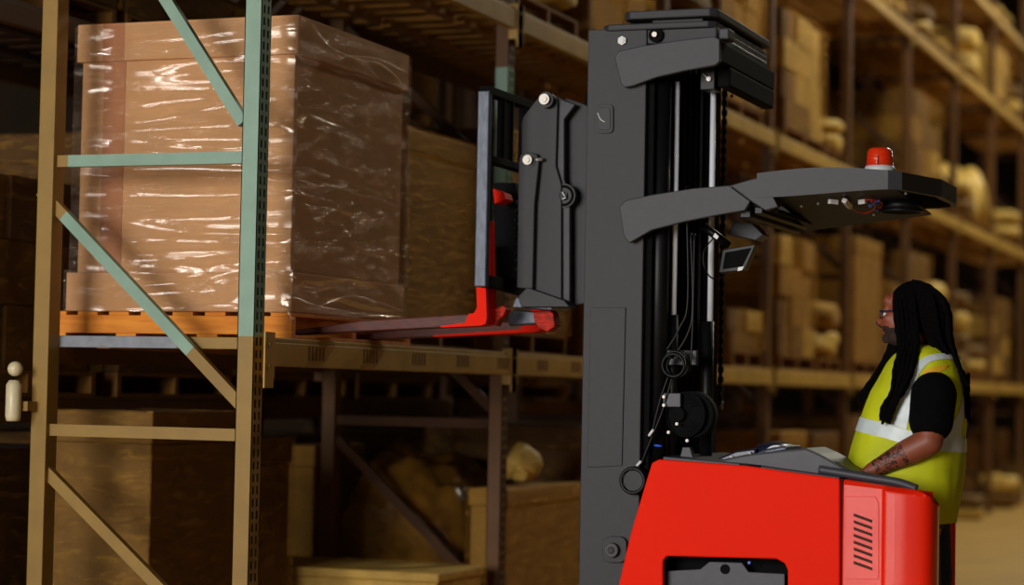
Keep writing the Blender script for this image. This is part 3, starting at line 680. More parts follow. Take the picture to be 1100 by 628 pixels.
# work lamp under the guard
m = MB()
q = [(776,268),(812,262),(800,290),(772,293)]
m.plate(q, 8.95, .06, 'black'); m.plate([(779,271),(807,266),(797,286),(776,289)], 8.945, .006, 'matblack'); lamp = m.build('work_lamp', TR, .006)
MB().tube([onY(756,243,8.9),onY(768,252,8.9),onY(782,263,8.95)], .018, 'black', 12).build('lamp_stalk', TR)
m = MB(); m.plate([(793,287),(799,286),(797,290),(792,291)], 8.944, .004, 'white'); m.plate([(768,250),(772,254),(770,257),(766,254)], 8.87, .004, 'white'); m.build('lamp_clip', TR)
MB().tube(smoothpath([onY(766,256,8.88),onY(756,270,8.9),onY(757,288,8.9),onY(766,299,8.93),onY(778,296,8.96)],6), .0035,'black',6).build('lamp_cable', TR)
MB().plate([(788,236),(808,240),(820,252),(812,258),(782,252)], 9.1, .12, 'consgrey').build('lamp_bracket', TR, .004)

# hoses, coil, drum, clamps low on the mast
m = MB(); c = onY(726,391,8.70)
for i in range(6): m.torus(c+Vector((random.uniform(-.006,.006),-.02+.012*i,random.uniform(-.006,.006))), (random.uniform(-.1,.1),1,random.uniform(-.1,.1)), .052+random.uniform(-.008,.008), .0055, 'black', 36)
m.build('cable_coil', TR)
for k_, pts in enumerate((((742,250),(744,330),(738,360),(722,385)),((737,200),(739,320),(730,352),(716,376)),((746,250),(744,350),(741,400)),((722,405),(712,440),(700,470),(686,505)),((718,404),(709,430),(701,462)))):
    MB().tube(smoothpath([onY(a_,b_,8.72) for a_,b_ in pts],7), .005,'black',8).build('hose', TR)
m = MB(); m.plate([(712,376),(748,376),(748,392),(712,392)], 8.80, .03, 'consgrey'); m.build('coil_bracket', TR, .003)
m = MB(); m.plate([(712,422),(731,422),(731,437),(712,437)], 8.72, .05, 'consgrey'); m.build('hose_clamp', TR, .003)
for a_ in ((714,426),(714,435),(719,464),(739,473),(728,455)): hexbolt(*a_, 8.715, .007, 'bolt')
for pts in (((697,468),(702,461)),((684,500),(689,495))): MB().tube([onY(*pts[0],8.69),onY(*pts[1],8.69)], .006,'white',8).build('cable_tie', TR)
MB().tube([onY(703,478,8.69),onY(711,479,8.69)], .005,'wireb',8).build('cable_tie', TR)
c = onY(744,445,8.78); m = MB(); m.cyl(c+Vector((0,-.03,0)), c+Vector((0,.05,0)), .095,'matblack',36)
for i in range(5): m.torus(c+Vector((.012*i-.02,-.035,0)), (.25,1,0), .09-.012*i, .005,'matblack',36)
m.cyl(c+Vector((-.05,-.06,0)), c+Vector((-.05,.0,0)), .03,'matblack',20); m.build('hose_reel', TR)
m = MB(); m.plate([(728,500),(733,480),(741,480),(747,500)], 8.72, .04,'consgrey'); m.build('reel_bracket', TR, .003)
c = onY(680,516,8.66); m = MB(); m.cyl(c, c+Vector((0,.05,0)), .058,'black',28)
for i in range(7):
    a_ = 2*math.pi*i/7; m.cyl(c+Vector((.045*math.cos(a_),-.006,.045*math.sin(a_))), c+Vector((.045*math.cos(a_),.01,.045*math.sin(a_))), .007,'black',8)
m.torus(c+Vector((0,-.004,0)), (0,1,0), .05, .008,'black'); m.build('tilt_sprocket', TR)

# carriage, pantograph and load backrest
YC = 8.92
px_poly([(600,112),(608,105),(628,112),(660,130),(660,330),(628,326),(603,330),(598,250)], YC+.06, .02, 'grey', 'reach_plate')
m = MB(); m.plate([(628,100),(660,90),(660,332),(628,332)], YC+.1, .5, 'matblack'); m.build('carriage_mount', TR, .005)
px_poly([(560,131),(562,125),(576,107),(584,101),(596,102),(599,110),(597,178),(603,198),(603,326),(572,325),(568,300),(566,170),(560,165)], YC-.02, .03, 'grey', 'reach_link')
px_poly([(597,103),(606,108),(618,112),(606,128),(606,192),(612,214),(612,326),(603,326),(603,198),(597,178)], YC+.0, .03, 'grey2', 'reach_link_back')
px_poly([(557,174),(559,166),(566,163),(576,165),(579,172),(574,220),(572,310),(555,309)], YC-.055, .03, 'grey', 'reach_arm')
for (a_,b_,rr) in ((586,107,.023),(568,172,.021)):
    p = onY(a_,b_,YC-.06); m = MB(); m.cyl(p+Vector((0,.05,0)), p, rr*1.5,'black',24); m.cyl(p+Vector((0,.0,0)), p+Vector((0,-.02,0)), rr,'bolt',24); m.cyl(p+Vector((0,-.019,0)), p+Vector((0,-.026,0)), rr*.6,'bolt',16); m.build('pivot_pin', TR)
m = MB(); m.cyl(onY(568,172,YC-.05), onY(583,171,YC-.05), .008,'bolt',10); m.build('pin_keeper', TR)
p = onY(609,211,YC+.03); m = MB(); m.cyl(p, p+Vector((0,-.04,0)), .052,'black',32); m.torus(p+Vector((0,-.04,0)),(0,1,0),.04,.006,'matblack',28); m.cyl(p+Vector((0,-.04,0)), p+Vector((0,-.05,0)), .02,'black',6); m.build('roller', TR)
m = MB()
m.tube([onY(604,206,YC-.03),onY(607,211,YC-.03)], .003,'white',6); m.tube([onY(604,214,YC-.03),onY(608,212,YC-.03)], .003,'white',6); m.build('roller_mark', TR)
px_poly([(566,308),(606,322),(613,330),(560,330),(556,318)], YC-.05, .1, 'black', 'carriage_foot')
m = MB(); m.plate([(530,196),(553,196),(557,215),(560,225),(557,318),(530,310),(525,300),(530,240)], YC+.02, .25, 'matblack')
for i in range(9): 
    p = onY(553,218+9*i,YC-.0); m.cyl(p, p+Vector((.012,0,0)), .012,'black',8)
m.build('side_shift_frame', TR, .006)
# backrest: steel frame standing across the truck
bxl = onY(511,200,8.62).x; bxr = onY(524,200,8.62).x; zb_t = onY(517,92,8.62).z; zb_b = onY(517,308,8.62).z
m = MB(); m.box((bxl,8.62,zb_b),(bxr,8.66,zb_t-.02),'scuff'); bk = m.build('load_backrest', TR, .006)
m = MB(); bar_top = smoothpath([Vector((bxr-.01,8.645,zb_t-.06)),Vector((bxr-.008,8.65,zb_t-.015)),Vector((bxr-.006,8.70,zb_t+.004)),Vector((bxr-.006,8.85,zb_t+.006))],5)
xm = (bxl+bxr)/2+.006
m.box((bxl+.003,8.63,zb_t-.035),(bxr,9.50,zb_t),'matblack')
zmid = onY(545,178,8.95).z
m.box((bxl+.003,8.66,zmid-.015),(bxr,9.50,zmid+.015),'matblack')
m.box((bxl+.003,9.46,zb_b),(bxr,9.50,zb_t-.03),'matblack')
for y in (8.80,8.90,9.06,9.16,9.32): m.box((bxl+.02,y,zmid),(bxr,y+.016,zb_t-.03),'matblack')
m.box((bxl+.003,8.66,zb_b),(bxr,9.50,zb_b+.05),'matblack'); m.build('backrest_bars', TR, .003)
px_poly([(529,202),(541,207),(543,214),(531,219)], 8.80, .1, 'red', 'red_carriage_block')
px_poly([(524,237),(528,237),(529,298),(525,300)], 8.72, .04, 'red', 'red_carriage_strip')
m = MB(); m.plate([(554,319),(600,323),(592,333),(550,330)], YC-.02, .2, 'scuff'); m.build('carriage_shelf', TR, .004)
# forks
tilt = .052
def fork(Yc, heelpx, heelpy, tipx, red_, Ww=.115):
    h = onY(heelpx, heelpy, Yc-Ww/2)      # outer bottom corner of the heel
    L_ = h.x-tipx; t0 = .05; t1 = .014; m = MB()
    d = Vector((-math.cos(tilt),0,-math.sin(tilt))); u = Vector((-math.sin(tilt),0,math.cos(tilt)))
    p0 = Vector((h.x, Yc-Ww/2, h.z))
    prof = [p0+d*.03, p0+d*.008+u*.008, p0+u*.03, p0+u*.36, p0+u*.36+d*.042, p0+u*(.075)+d*.042, p0+u*.055+d*.055, p0+u*t0+d*.08, p0+d*(L_*.6)+u*.045, p0+d*L_+u*t1, p0+d*L_]
    m.prism(prof, (0,Ww,0), 'forkmid')
    o = m.build('fork', TR, .005)
    s = MB()
    pr = [p0+d*.03-u*.001, p0+d*.006+u*.006-d*.001, p0+u*.03-d*.001, p0+u*.19-d*.001, p0+u*.19+d*.043, p0+u*.075+d*.043, p0+u*.053+d*.058, p0+u*.053+d*.08,p0+d*.10+u*.015,p0+d*L_*red_+u*.006, p0+d*L_*red_-u*.001]
    s.prism([q_+Vector((0,-.0015,0)) for q_ in pr], (0,Ww+.003,0), 'red'); s.build('fork_paint', o)
    return o
fork(8.80, 523, 349, -4.40, .22)
fork(9.32, 581, 356, -4.42, .5)
px_poly([(572,335),(590,333),(594,336),(596,350),(588,356),(578,352),(574,345)], 8.98, .08, 'redworn', 'red_heel_hook')
px_poly([(531,331),(541,328),(544,332),(540,340),(536,342),(533,350),(529,349)], 8.84, .06, 'redworn', 'red_heel_hook')
px_poly([(545,338),(552,332),(578,334),(576,348),(546,350)], 9.02, .05, 'scuff', 'lower_fork_bar', .008)

# body
YB = 8.5; YBF = 9.62
body = [(708,493),(800,500),(902,514),(902,800),(645,800),(650,700),(663,640),(668,612),(678,570),(690,530),(700,497)]
op = [(712,700),(712,602),(716,597),(834,600),(843,605),(846,612),(846,700)]
side = [(708,493),(800,500),(902,514),(902,720),(846,720),(846,612),(843,605),(834,600),(716,597),(712,602),(712,720),(645,720),(655,670),(668,612),(678,570),(690,530),(700,497)]
px_poly(side, YB, .03, 'red', 'body_side_panel', .006)
m = MB(); m.plate([(708,494),(800,501),(902,515),(902,760),(650,760),(663,640),(668,612),(678,570),(690,530),(701,498)], YB+.14, YBF-YB-.16, 'matblack'); m.build('battery_compartment', TR, .01)
m = MB(); m.plate([(708,493),(800,500),(902,514),(902,760),(640,760),(663,640),(668,612),(678,570),(690,530),(700,497)], YBF-.01, .03, 'red'); m.build('body_side_panel', TR, .006)
m = MB(); m.prism([onY(700,497,YB+.001),onY(690,530,YB+.001),onY(678,570,YB+.001),onY(668,612,YB+.001),onY(655,680,YB+.001),onY(664,680,YB+.001),onY(676,612,YB+.001),onY(686,570,YB+.001),onY(697,530,YB+.001),onY(708,494,YB+.001)], (0,YBF-YB,0), 'red'); m.build('body_front_panel', TR, .006)
m = MB(); pl = [(715,740),(715,613),(752,611),(762,603),(797,604),(804,614),(843,616),(843,740)]
m.plate(pl, YB+.06, .02, 'consgrey'); bp = m.build('battery_retainer', TR, .003)
p = onY(779,611,YB+.06); m = MB(); m.cyl(p+Vector((0,-.002,0)), p+Vector((0,.01,0)), .02,'matblack',20); m.build('retainer_hole', bp)
m = MB(); p = onY(805,604,YB+.058); m.cyl(p, p+Vector((0,-.006,0)), .006,'wireb',10); m.build('retainer_clip', bp)
# rear panel with louvres and rounded corner
xr0 = onY(905,540,YB).x; xr1 = onY(948,540,YB).x; xr2 = onY(1003,560,YB+.0).x
def ztopat(px): return onY(px, 514.5+(px-905)*.155, YB).z
xe = xr2
m = MB(); prof = [(xr0,YB+.004),(xr1,YB+.004),(xr1+.012,YB-.008),(xr1+.05,YB-.008),(xe-.10,YB-.004),(xe-.04,YB+.012),(xe-.012,YB+.04),(xe,YB+.085),(xe,YB+.13),(xe-.03,YB+.13),(xr0,YB+.13)]
prof = prof[:3]+[(q_.x,q_.y) for q_ in smoothpath([Vector(p_+(0,)) for p_ in prof[3:8]],8)]+prof[8:]
z_a = ztopat(905); z_b = ztopat(948); z_c = ztopat(996)
vs_ = []; n_ = len(prof)
def zof(x):
    if x < xr1: return z_a+(z_b-z_a)*(x-xr0)/(xr1-xr0)
    t_ = (x-xr1)/(xe-xr1); return z_b+(z_c-z_b)*t_-.03*max(0,(t_-.6)/.4)**2
for z_ in (0,): vs_ += [Vector((x,y,.12)) for x,y in prof]
vs_ += [Vector((x,y,zof(x)-.02)) for x,y in prof]
inset = []
for x,y in prof:
    inset.append(Vector((min(x,xe-.015), max(y,YB+.015), zof(x))))
vs_ += inset
f = [(i,(i+1)%n_,(i+1)%n_+n_,i+n_) for i in range(n_)]+[(i+n_,(i+1)%n_+n_,(i+1)%n_+2*n_,i+2*n_) for i in range(n_)]+[list(range(2*n_,3*n_)), list(range(n_-1,-1,-1))]
m.add(vs_, f, 'red2'); rp = m.build('rear_panel', TR, .006)
for i in range(8):
    yy = 551+7.3*i; m = MB(); m.plate([(917,yy),(937,yy+7.2),(937,yy+10.4),(917,yy+3.2)], YB+.0015, .01, 'slot'); m.build('louvre_slot', rp)
m = MB(); m.plate([(908,533),(940,533),(944,540),(944,622),(908,622)], YB+.002, .003, 'red2'); m.build('louvre_panel', rp, .002)
px_poly([(902,514),(905,514.5),(905,720),(902,720)], YB+.02, .05, 'slot', 'panel_gap', 0)
# far side of the operator compartment, floor and chassis
xf_ = onY(1026,590,YBF).x
m = MB(); m.box((onY(902,560,YBF).x-.3,YBF-.01,.12),(xf_,YBF+.03,z_c-.12),'red'); m.build('compartment_far_wall', TR, .02)
xh = onY(902,560,YB).x
m = MB(); m.box((xh-.2,YB+.03,.1),(xe-.02,YBF,.26),'matblack'); m.build('operator_floor', TR, .01)
m = MB(); m.box((-2.75,YB+.04,.08),(xh,YBF-.02,.3),'matblack'); m.build('chassis', TR, .01)
for y in (8.62,9.5):
    m = MB(); m.box((-4.0,y-.07,.06),(-2.6,y+.07,.2),'grey'); m.build('outrigger_leg', TR, .01)
    m = MB(); m.cyl((-3.85,y-.05,.08),(-3.85,y+.05,.08),.075,'black',24); m.build('load_wheel', TR)
m = MB(); m.cyl((-1.9,8.95,.16),(-1.9,9.1,.16),.16,'black',28); m.build('drive_wheel', TR)
# console top: grey cover along the top edge, hump with a glossy hood
m = MB(); m.prism([onY(712,490,YB+.06),onY(800,498,YB+.06),onY(902,512,YB+.06),onY(902,517,YB+.06),onY(800,503,YB+.06),onY(712,496,YB+.06)], (0,.9,0), 'consgrey'); m.build('console_deck', TR, .004)
m = MB(); m.plate([(772,494),(800,488),(843,483),(866,481),(880,487),(905,501),(925,510),(905,514),(800,502),(760,497)], YB+.12, .34, 'consgrey'); m.build('console_cover', TR, .012)
m = MB(); m.plate([(806,489),(822,482),(840,478.5),(846,479),(846,484),(830,487)], YB+.25, .25, 'scuff'); m.build('console_hood', TR, .01)
m = MB(); c = onY(834,483,YB+.42); n_ = 20
for i in range(9):
    pass
m.ball(c, (.085,.12,.038), 'lens', 24, 14); m.build('steering_cover', TR)
m = MB(); p_ = [onY(824,483,YB+.28),onY(830,479.5,YB+.28),onY(838,479.5,YB+.28),onY(844,484,YB+.28)]; m.tube(smoothpath(p_,6), .005,'white',8); m.build('chrome_trim', TR)
m = MB(); m.plate([(764,495),(790,484),(812,481),(812,488),(780,496)], YB+.3, .12, 'lens'); m.build('instrument_cowl', TR, .008)
for a_ in ((804,485,808,489),(784,490,789,492)): MB().tube([onY(a_[0],a_[1],YB+.28),onY(a_[2],a_[3],YB+.28)], .004,'white',8).build('chrome_trim', TR)
m = MB(); m.plate([(794,498),(816,499.5),(816,502),(794,500.5)], YB+.05, .03, 'matblack'); m.build('console_slot', TR)
m = MB(); pts = [onY(880,504,YB+.09),onY(905,508,YB+.09),onY(935,513,YB+.09),onY(965,518,YB+.09),onY(985,525,YB+.09)]
m.tube(smoothpath(pts,5), .017,'consgrey',12); m.build('padded_rim', TR)
m = MB(); m.plate([(880,492),(895,495),(922,497),(922,512),(880,508)], YB+.6, .1, 'matblack'); m.build('control_housing', TR, .01)
# ------------------------------------------------------------------ the operator
from mathutils.bvhtree import BVHTree
PY = 9.05; FLZ = .262
pc = onY(985,450,PY)
OP = thing('person', 'person with long dreadlocks in lime vest and black shirt at the truck controls', 'person', (pc.x, PY, FLZ))
def remesh(mb, name, parent, voxel, k, smooth=4):
    o = mb.build(name, parent)
    r = o.modifiers.new('r','REMESH'); r.mode = 'VOXEL'; r.voxel_size = voxel; r.use_smooth_shade = True
    s_ = o.modifiers.new('s','SMOOTH'); s_.iterations = smooth; s_.factor = .5
    dg = bpy.context.evaluated_depsgraph_get(); me = bpy.data.meshes.new_from_object(o.evaluated_get(dg))
    o.modifiers.clear(); o.data = me; me.materials.clear(); me.materials.append(M[k])
    me.polygons.foreach_set('use_smooth', [True]*len(me.polygons)); me.update(); return o
def limb(m, a, ra, b, rb, k='skin', n=9, fl=1.0):
    a = Vector(a); b = Vector(b)
    for i in range(n+1):
        t_ = i/n; p = a.lerp(b,t_); r = ra+(rb-ra)*t_; m.ball(p, (r, r*fl, r), k, 16, 10)
V = lambda a,b,y=PY: onY(a,b,y)
NSH, NEL, NWR = V(1003,424,8.87), V(998,474,8.80), V(936,505,8.80)
FSH, FEL, FWR = V(1006,424,9.23), V(1000,470,9.32), V(930,500,9.28)
hd = V(975,336); hip = V(985,560); hipz = 1.0
b = MB()
b.ball(hd+Vector((.012,0,.012)), (.100,.078,.108), 'skin', 24, 16)                      # skull
b.ball(hd+Vector((-.045,0,-.035)), (.062,.060,.075), 'skin', 20, 14)                      # face
b.ball(hd+Vector((-.040,0,-.095)), (.050,.046,.040), 'skin', 20, 12)                      # jaw
b.ball(hd+Vector((-.072,0,.048)), (.030,.055,.034), 'skin', 16, 10)                       # forehead
b.ball(hd+Vector((-.084,0,.010)), (.018,.050,.012), 'skin', 14, 8)                        # brow ridge
for i in range(6):                                                                          # nose bridge to tip
    t_ = i/5; b.ball(hd+Vector((-.088-.028*t_,0,.002-.042*t_)), .010+.006*t_, 'skin', 12, 8)
for s_ in (-1,1):
    b.ball(hd+Vector((-.103,s_*.013,-.041)), .011, 'skin', 10, 7)                         # nostril
    b.ball(hd+Vector((-.070,s_*.036,-.025)), (.026,.022,.022), 'skin', 12, 8)             # cheek
    b.ball(hd+Vector((.008,s_*.082,-.010)), (.020,.009,.032), 'skin', 12, 8)              # ear
    b.ball(hd+Vector((.004,s_*.084,-.036)), (.010,.008,.012), 'skin', 10, 7)
b.ball(hd+Vector((-.097,0,-.066)), (.014,.024,.008), 'skin', 12, 8)                       # upper lip
b.ball(hd+Vector((-.095,0,-.079)), (.014,.022,.008), 'skin', 12, 8)                       # lower lip
b.ball(hd+Vector((-.086,0,-.108)), (.020,.022,.018), 'skin', 12, 8)                       # chin
limb(b, hd+Vector((.03,0,-.07)), .062, V(993,392), .072)
limb(b, V(1001,402,8.93), .06, V(1001,402,9.17), .06)
for yy, rx, ry in ((400,.12,.17),(430,.16,.175),(460,.18,.18),(495,.20,.19),(530,.17,.18),(560,.12,.15)):
    b.ball(V({400:996,430:990,460:980,495:975,530:975,560:982}[yy],yy), (rx*.95, ry*.9, .13), 'skin', 20, 12)
def hand(m, wr, tgt, s_, up):
    """palm, four unequal bent fingers and a thumb leaving the side of the palm"""
    d = (Vector(tgt)-Vector(wr)).normalized(); n_ = Vector(up).normalized(); n_ = (n_-n_.dot(d)*d).normalized(); w_ = d.cross(n_)*s_
    for i in range(7):
        t_ = i/6
        for j in (-1,-.33,.33,1): m.ball(wr+d*(.018+.075*t_)+w_*j*(.020+.010*t_), (.016,.016,.015), 'skin', 10, 7)
    for j, L_ in ((-1,.066),(-.35,.078),(.35,.084),(1,.074)):
        p = wr+d*.10+w_*j*.030; a_ = d; q = p
        for k_, (fr, bend) in enumerate(((.42,25),(.32,38),(.26,30))):
            a_ = Matrix.Rotation(R(bend)*1, 3, d.cross(n_)) @ a_ if False else (a_*math.cos(R(bend))-n_*math.sin(R(bend))*1.0).normalized()
            q2 = q+a_*L_*fr; limb(m, q, .0095-.0008*k_, q2, .0088-.0008*k_, n=4); q = q2
    p = wr+d*.03+w_*.030; t1 = p+(d*.6+w_*.75-n_*.2).normalized()*.045; t2 = t1+(d*.9+w_*.15-n_*.35).normalized()*.034
    limb(m, p, .014, t1, .0115, n=4); limb(m, t1, .0115, t2, .009, n=4)
limb(b, NSH, .080, NEL, .056); limb(b, NEL, .056, NEL.lerp(NWR,.35), .054); limb(b, NEL.lerp(NWR,.35), .054, NWR, .031, n=12)
limb(b, FSH, .080, FEL, .056); limb(b, FEL, .056, FEL.lerp(FWR,.35), .052); limb(b, FEL.lerp(FWR,.35), .052, FWR, .031, n=12)
hand(b, NWR, V(905,512,8.84), -1, (0,0,1)); hand(b, FWR, V(900,503,9.2), 1, (0,0,1))
legs = []
for y in (8.92, 9.19):
    h = Vector((pc.x+.0, y, 1.0)); kn = Vector((pc.x+.045, y, .70)); an = Vector((pc.x+.05, y, FLZ+.09)); legs.append((h,kn,an))
    limb(b, h, .09, kn, .066); limb(b, kn, .064, kn.lerp(an,.3), .060); limb(b, kn.lerp(an,.3), .060, an, .042)
body_ = remesh(b, 'body', OP, .0065, 'skin', 3)
# tattoo: a second skin material with dark inked blotches on the forearm
tm = mat('tattooed_skin', (142,74,50), .5, var=.08, scale=20, rgb2=(58,32,26)); 
for nd in tm.node_tree.nodes:
    if nd.type == 'TEX_NOISE': nd.inputs['Scale'].default_value = 42; nd.inputs['Distortion'].default_value = 1.8
    if nd.type == 'VALTORGB': nd.color_ramp.elements[0].position = .47; nd.color_ramp.elements[1].position = .53
body_.data.materials.append(tm); base = Vector(OP['_base'])
beard = mat('beard', (48,27,21), .8, var=.3, scale=60); body_.data.materials.append(beard)
for pl_ in body_.data.polygons:
    c = Vector(pl_.center)+base; ax = NWR-NEL; t_ = (c-NEL).dot(ax)/ax.length_squared
    if .38 < t_ < .93 and (c-(NEL+ax*t_)).length < .07 and c.y < 8.87: pl_.material_index = 1
    r_ = c-hd
    if -.14 < r_.z < -.062+.5*(r_.x+.06)*(-1)*.6+.012*noise.noise(c*60) and r_.x < -.02 and abs(r_.y) < .08 and not (r_.x < -.085 and -.088 < r_.z < -.06 and abs(r_.y) < .02): pl_.material_index = 2
# eyes
for s_ in (-1,1):
    e = MB(); e.ball(hd+Vector((-.083,s_*.032,-.008)), .0125, 'white', 12, 8); e.ball(hd+Vector((-.0925,s_*.032,-.008)), .0055, 'matblack', 10, 6); e.build('eye', OP)
# trousers, boots
m = MB()
for h,kn,an in legs:
    limb(m, h, .115, kn, .085); limb(m, kn, .083, an+Vector((0,0,.02)), .068)
m.ball((pc.x-.02,PY,1.01), (.165,.20,.17), 'jean', 20, 12)
remesh(m, 'trousers', OP, .012, 'jean', 3)
for h,kn,an in legs:
    m = MB(); m.tube([an+Vector((0,0,.08)), an, Vector((an.x,an.y,FLZ+.03))], [.052,.050,.052], 'black', 14)
    m.ball((an.x-.07,an.y,FLZ+.045), (.10,.05,.045), 'black', 16, 10); m.box((an.x-.17,an.y-.05,FLZ),(an.x+.06,an.y+.05,FLZ+.03),'matblack'); m.build('boot', OP, .006)
# shirt
m = MB()
for S_, E_ in ((NSH,NEL),(FSH,FEL)):
    limb(m, S_+Vector((0,0,.0)), .094, S_.lerp(E_,.56), .090, n=8)
limb(m, V(1001,408,8.95), .085, V(1001,408,9.15), .085); limb(m, V(992,380), .078, V(992,392), .09, n=4)
m.ball(V(992,430), (.17,.18,.16), 'shirt', 20, 12)
o = remesh(m, 'shirt', OP, .009, 'shirt', 3)
# vest: lofted shell
SEC = [(370,985,1016,.085),(374,972,1021,.135),(381,962,1028,.175),(391,954,1033,.197),(403,947,1036,.203),(420,937,1038,.207),(445,927,1039,.212),(465,920,1037,.222),(485,915,1036,.23),(505,912,1034,.232),(530,914,1031,.225),(557,918,1026,.215)]
sec = []
for y_, xl_, xr_, bw in SEC:
    A = V(xl_,y_); B = V(xr_,y_); sec.append((A.z, A.x, B.x, bw))
def secat(z):
    if z >= sec[0][0]: return sec[0][1:]
    for i in range(len(sec)-1):
        if sec[i][0] >= z >= sec[i+1][0]:
            t_ = (sec[i][0]-z)/(sec[i][0]-sec[i+1][0]); 
            g = lambda k_: (lambda p0,p1,p2,p3: .5*((2*p1)+(-p0+p2)*t_+(2*p0-5*p1+4*p2-p3)*t_*t_+(-p0+3*p1-3*p2+p3)*t_**3))(sec[max(i-1,0)][k_],sec[i][k_],sec[i+1][k_],sec[min(i+2,len(sec)-1)][k_])
            return g(1),g(2),g(3)
    return sec[-1][1:]
def surf(th, z, off=0):
    x0_, x1_, bw = secat(z); cx_ = (x0_+x1_)/2; a_ = (x1_-x0_)/2
    c_, s_ = math.cos(th), math.sin(th); e = .86
    wr_ = .004*noise.noise(Vector((th*2.2, z*7, 3)))+.004*noise.noise(Vector((th*5, z*4, 9)))*(1 if z < 1.3 else .4)
    x = cx_+(a_+off+wr_)*math.copysign(abs(c_)**e, c_); y = PY+(bw+off+wr_)*math.copysign(abs(s_)**e, s_)
    return Vector((x,y,z))
ztop_v, zbot_v = sec[0][0], sec[-1][0]; NU, NV = 96, 90
m = MB(); vs_ = [surf(2*math.pi*i/NU, ztop_v+(zbot_v-ztop_v)*j/NV) for j in range(NV+1) for i in range(NU)]
fs = [(j*NU+i, j*NU+(i+1)%NU, (j+1)*NU+(i+1)%NU, (j+1)*NU+i) for j in range(NV) for i in range(NU)]
m.add(vs_, fs, 'vest', True); vest = m.build('safety_vest', OP); so = vest.modifiers.new('s','SOLIDIFY'); so.thickness = .004; so.offset = -1
bvh = BVHTree.FromPolygons(vs_, fs)
def onvest(px, py, off=.004):
    d = ray(px,py); h_, n_, i_, _ = bvh.ray_cast(CO, d)
    if h_ is None: 
        h_ = onY(px,py,PY); n_ = Vector((0,-1,0))
    if n_.dot(d) > 0: n_ = -n_
    return h_+n_*off
def ribbon(L_, R_, k, name, mirror=True):
    Ls = smoothpath([Vector((a,b_,0)) for a,b_ in L_],10); Rs = smoothpath([Vector((a,b_,0)) for a,b_ in R_],10)
    for mir in ((0,1) if mirror else (0,)):
        m = MB(); g = []
        for a_, b_ in zip(Ls,Rs):
            for j in range(7):
                q_ = a_.lerp(b_, j/6); p = onvest(q_.x,q_.y)
                if mir: p.y = 2*PY-p.y
                g.append(p)
        m.add(g, [(i*7+j,i*7+j+1,(i+1)*7+j+1,(i+1)*7+j) for i in range(len(Ls)-1) for j in range(6)], k, True)
        m.build(name, vest)
# waist band
zb_top = lambda x: 0
pts = [(onvest(a,b_).x, onvest(a,b_).z) for a,b_ in ((923,447),(950,455),(979,463.5),(1015,469.5),(1032,471))]
def ztb(x):
    if x <= pts[0][0]: return pts[0][1]
    for i in range(len(pts)-1):
        if x <= pts[i+1][0]: t_ = (x-pts[i][0])/(pts[i+1][0]-pts[i][0]); return pts[i][1]+(pts[i+1][1]-pts[i][1])*t_
    return pts[-1][1]
m = MB(); g = []
for j in range(7):
    for i in range(NU):
        th = 2*math.pi*i/NU; p = surf(th, 1.25); z_ = ztb(p.x)-.056*j/6; g.append(surf(th, z_, .0035))
m.add(g, [(j*NU+i, j*NU+(i+1)%NU, (j+1)*NU+(i+1)%NU, (j+1)*NU+i) for j in range(6) for i in range(NU)], 'silver', True); m.build('reflective_band', vest)
ribbon([(1024,381),(1010,380),(995,383),(984,391),(976,405),(969,425),(962,446),(958,456)], [(1027,386),(1012,386),(999,389),(990,397),(984,410),(979,430),(976,450),(974,461)], 'silver', 'reflective_strip')
ribbon([(1030,398),(1033,420),(1030,440),(1020,460),(1017,470)], [(1034,398),(1037,420),(1036,440),(1032,460),(1033,472)], 'silver', 'reflective_strip')
ribbon([(992,398),(1000,395),(1012,392),(1018,392)], [(990,408),(998,405),(1008,400),(1014,397)], 'orange', 'orange_patch', False)
# armhole edging is the sleeve pushing through; glasses
m = MB()
for s_ in (-1,1):
    c = hd+Vector((-.106,s_*.033,-.006)); q = []
    for i in range(17):
        a_ = 2*math.pi*i/16; q.append(c+Vector((abs(math.cos(a_))*.004,.025*math.cos(a_),.017*math.sin(a_))))
    m.tube(q, .0022, 'lens', 6, False)
    m.tube([hd+Vector((-.103,s_*.058,.004)), hd+Vector((-.06,s_*.082,.006)), hd+Vector((.0,s_*.088,.004)), hd+Vector((.018,s_*.088,-.012))], .0028, 'wireg' if 'wireg' in M else 'lens', 6)
m.tube([hd+Vector((-.108,-.009,.0)),hd+Vector((-.110,.009,.0))], .002, 'lens', 6); m.build('glasses', OP)
# dreadlocks
rnd = random.Random(5); m = MB()
m.ball(hd+Vector((.030,0,.030)), (.105,.092,.104), 'hair', 28, 18)
m.ball(hd+Vector((.060,0,-.010)), (.085,.088,.095), 'hair', 24, 16)
def lock(pts_, r0_=.011, r1=.006):
    P_ = smoothpath(pts_, 7); n_ = len(P_); ph = rnd.uniform(0,6)
    m.tube(P_, [(r0_+(r1-r0_)*i/(n_-1))*(1+.16*math.sin(i*1.9+ph)) for i in range(n_)], 'hair', 7)
for i in range(17):         # near-side bundle falling in front of the shoulder
    u = i/16; j = lambda s_=3: rnd.uniform(-s_,s_)
    e = rnd.uniform(-10,2)
    lock([V(972+12*u,306+j(2),9.02), V(962+20*u,322+j(),8.965), V(963+21*u,346+j(),8.945-.02*rnd.random()), V(966+20*u,372+j(),8.91-.03*rnd.random()), V(961+20*u+j(2),395,8.83-.03*rnd.random()), V(957+13*u+j(2),420,8.80-.02*rnd.random()), V(949+11*u+j(2),440+e,8.80), V(946+10*u,454+e,8.80)])
for i in range(9):          # far-side bundle along the vest front
    u = i/8; lock([V(965+6*u,312,9.08), V(960+8*u,345,9.135), V(955+8*u,372,9.15), V(944+8*u,395,9.12), V(930+9*u,415,9.02), V(921+7*u,430+rnd.uniform(-5,3),8.99)], .010, .006)
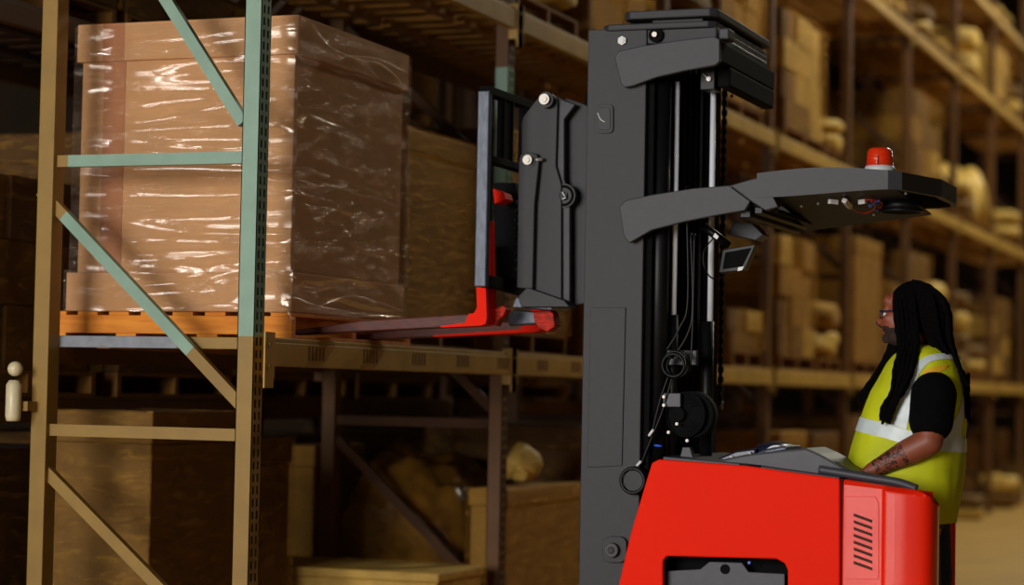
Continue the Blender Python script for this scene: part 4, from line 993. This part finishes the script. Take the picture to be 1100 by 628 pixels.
for i in range(30):         # crown, back of head, falling down the back
    u = i/29; yy = 8.95+.2*rnd.random(); a_ = rnd.uniform(0,1)
    e = rnd.uniform(-40,14)
    lock([V(980+8*a_,303+3*a_,PY+(yy-PY)*.4), V(1000+10*a_,310+8*a_,yy), V(1008+12*a_,335+5*u,yy), V(1008+14*a_,362,yy), V(1019+10*a_,388,yy), V(1034+5*a_,412,yy), V(1037+4*a_,440+e,yy)], .013, .007)
for i in range(14):         # beside and behind the ear
    u = i/13; lock([V(984+12*u,304+3*u,8.99), V(989+14*u,325,8.965), V(992+15*u,348,8.955), V(997+14*u,366+rnd.uniform(-6,6),8.96), V(1006+12*u,380,8.93)], .012, .008)
m.build('dreadlocks', OP)
# ------------------------------------------------------------------ light
def area(name, loc, target, size, power, col, shape='RECTANGLE', sy=None):
    l = bpy.data.lights.new(name, 'AREA'); l.energy = power; l.size = size; l.shape = shape
    if sy or shape == 'RECTANGLE': l.size_y = sy or size
    l.color = col; o = bpy.data.objects.new(name, l); C.objects.link(o); o.location = loc
    o.rotation_euler = (Vector(target)-Vector(loc)).to_track_quat('-Z','Y').to_euler(); return o
area('added_front_area', (-5.5,-4.5,3.0), (-3.2,9,1.8), 4.5, 940, (1,.97,.93), sy=3.6)  # soft main light added out of view, front left; stands for no door
area('added_front_area', (3.5,-3.5,4.5), (-2.2,9,1.8), 2.5, 30, (1,.97,.93))  # weak fill light added out of view, front right
for y, e in ((19,300),(27,330),(36,330)): area('high_bay_lamp', (-.8,y,9.2), (-.8,y,0), 1.2, e, (1,.96,.78), sy=1.2)
area('film_glint_lamp', (-11.9,-4.4,4.7), (-4.8,8.5,2.4), 2.4, 60, (.95,.98,1), sy=.16)  # unseen strip lamp added to put highlights on the carton's film
area('film_glint_lamp', (-11.6,-4.4,3.2), (-4.8,8.5,2.2), 2.0, 45, (.95,.98,1), sy=.13)  # lower strip lamp, likewise added for the film highlights
w = bpy.data.worlds.new('world'); bpy.context.scene.world = w; w.use_nodes = True
w.node_tree.nodes['Background'].inputs[0].default_value = (.5,.38,.22,1); w.node_tree.nodes['Background'].inputs[1].default_value = .05
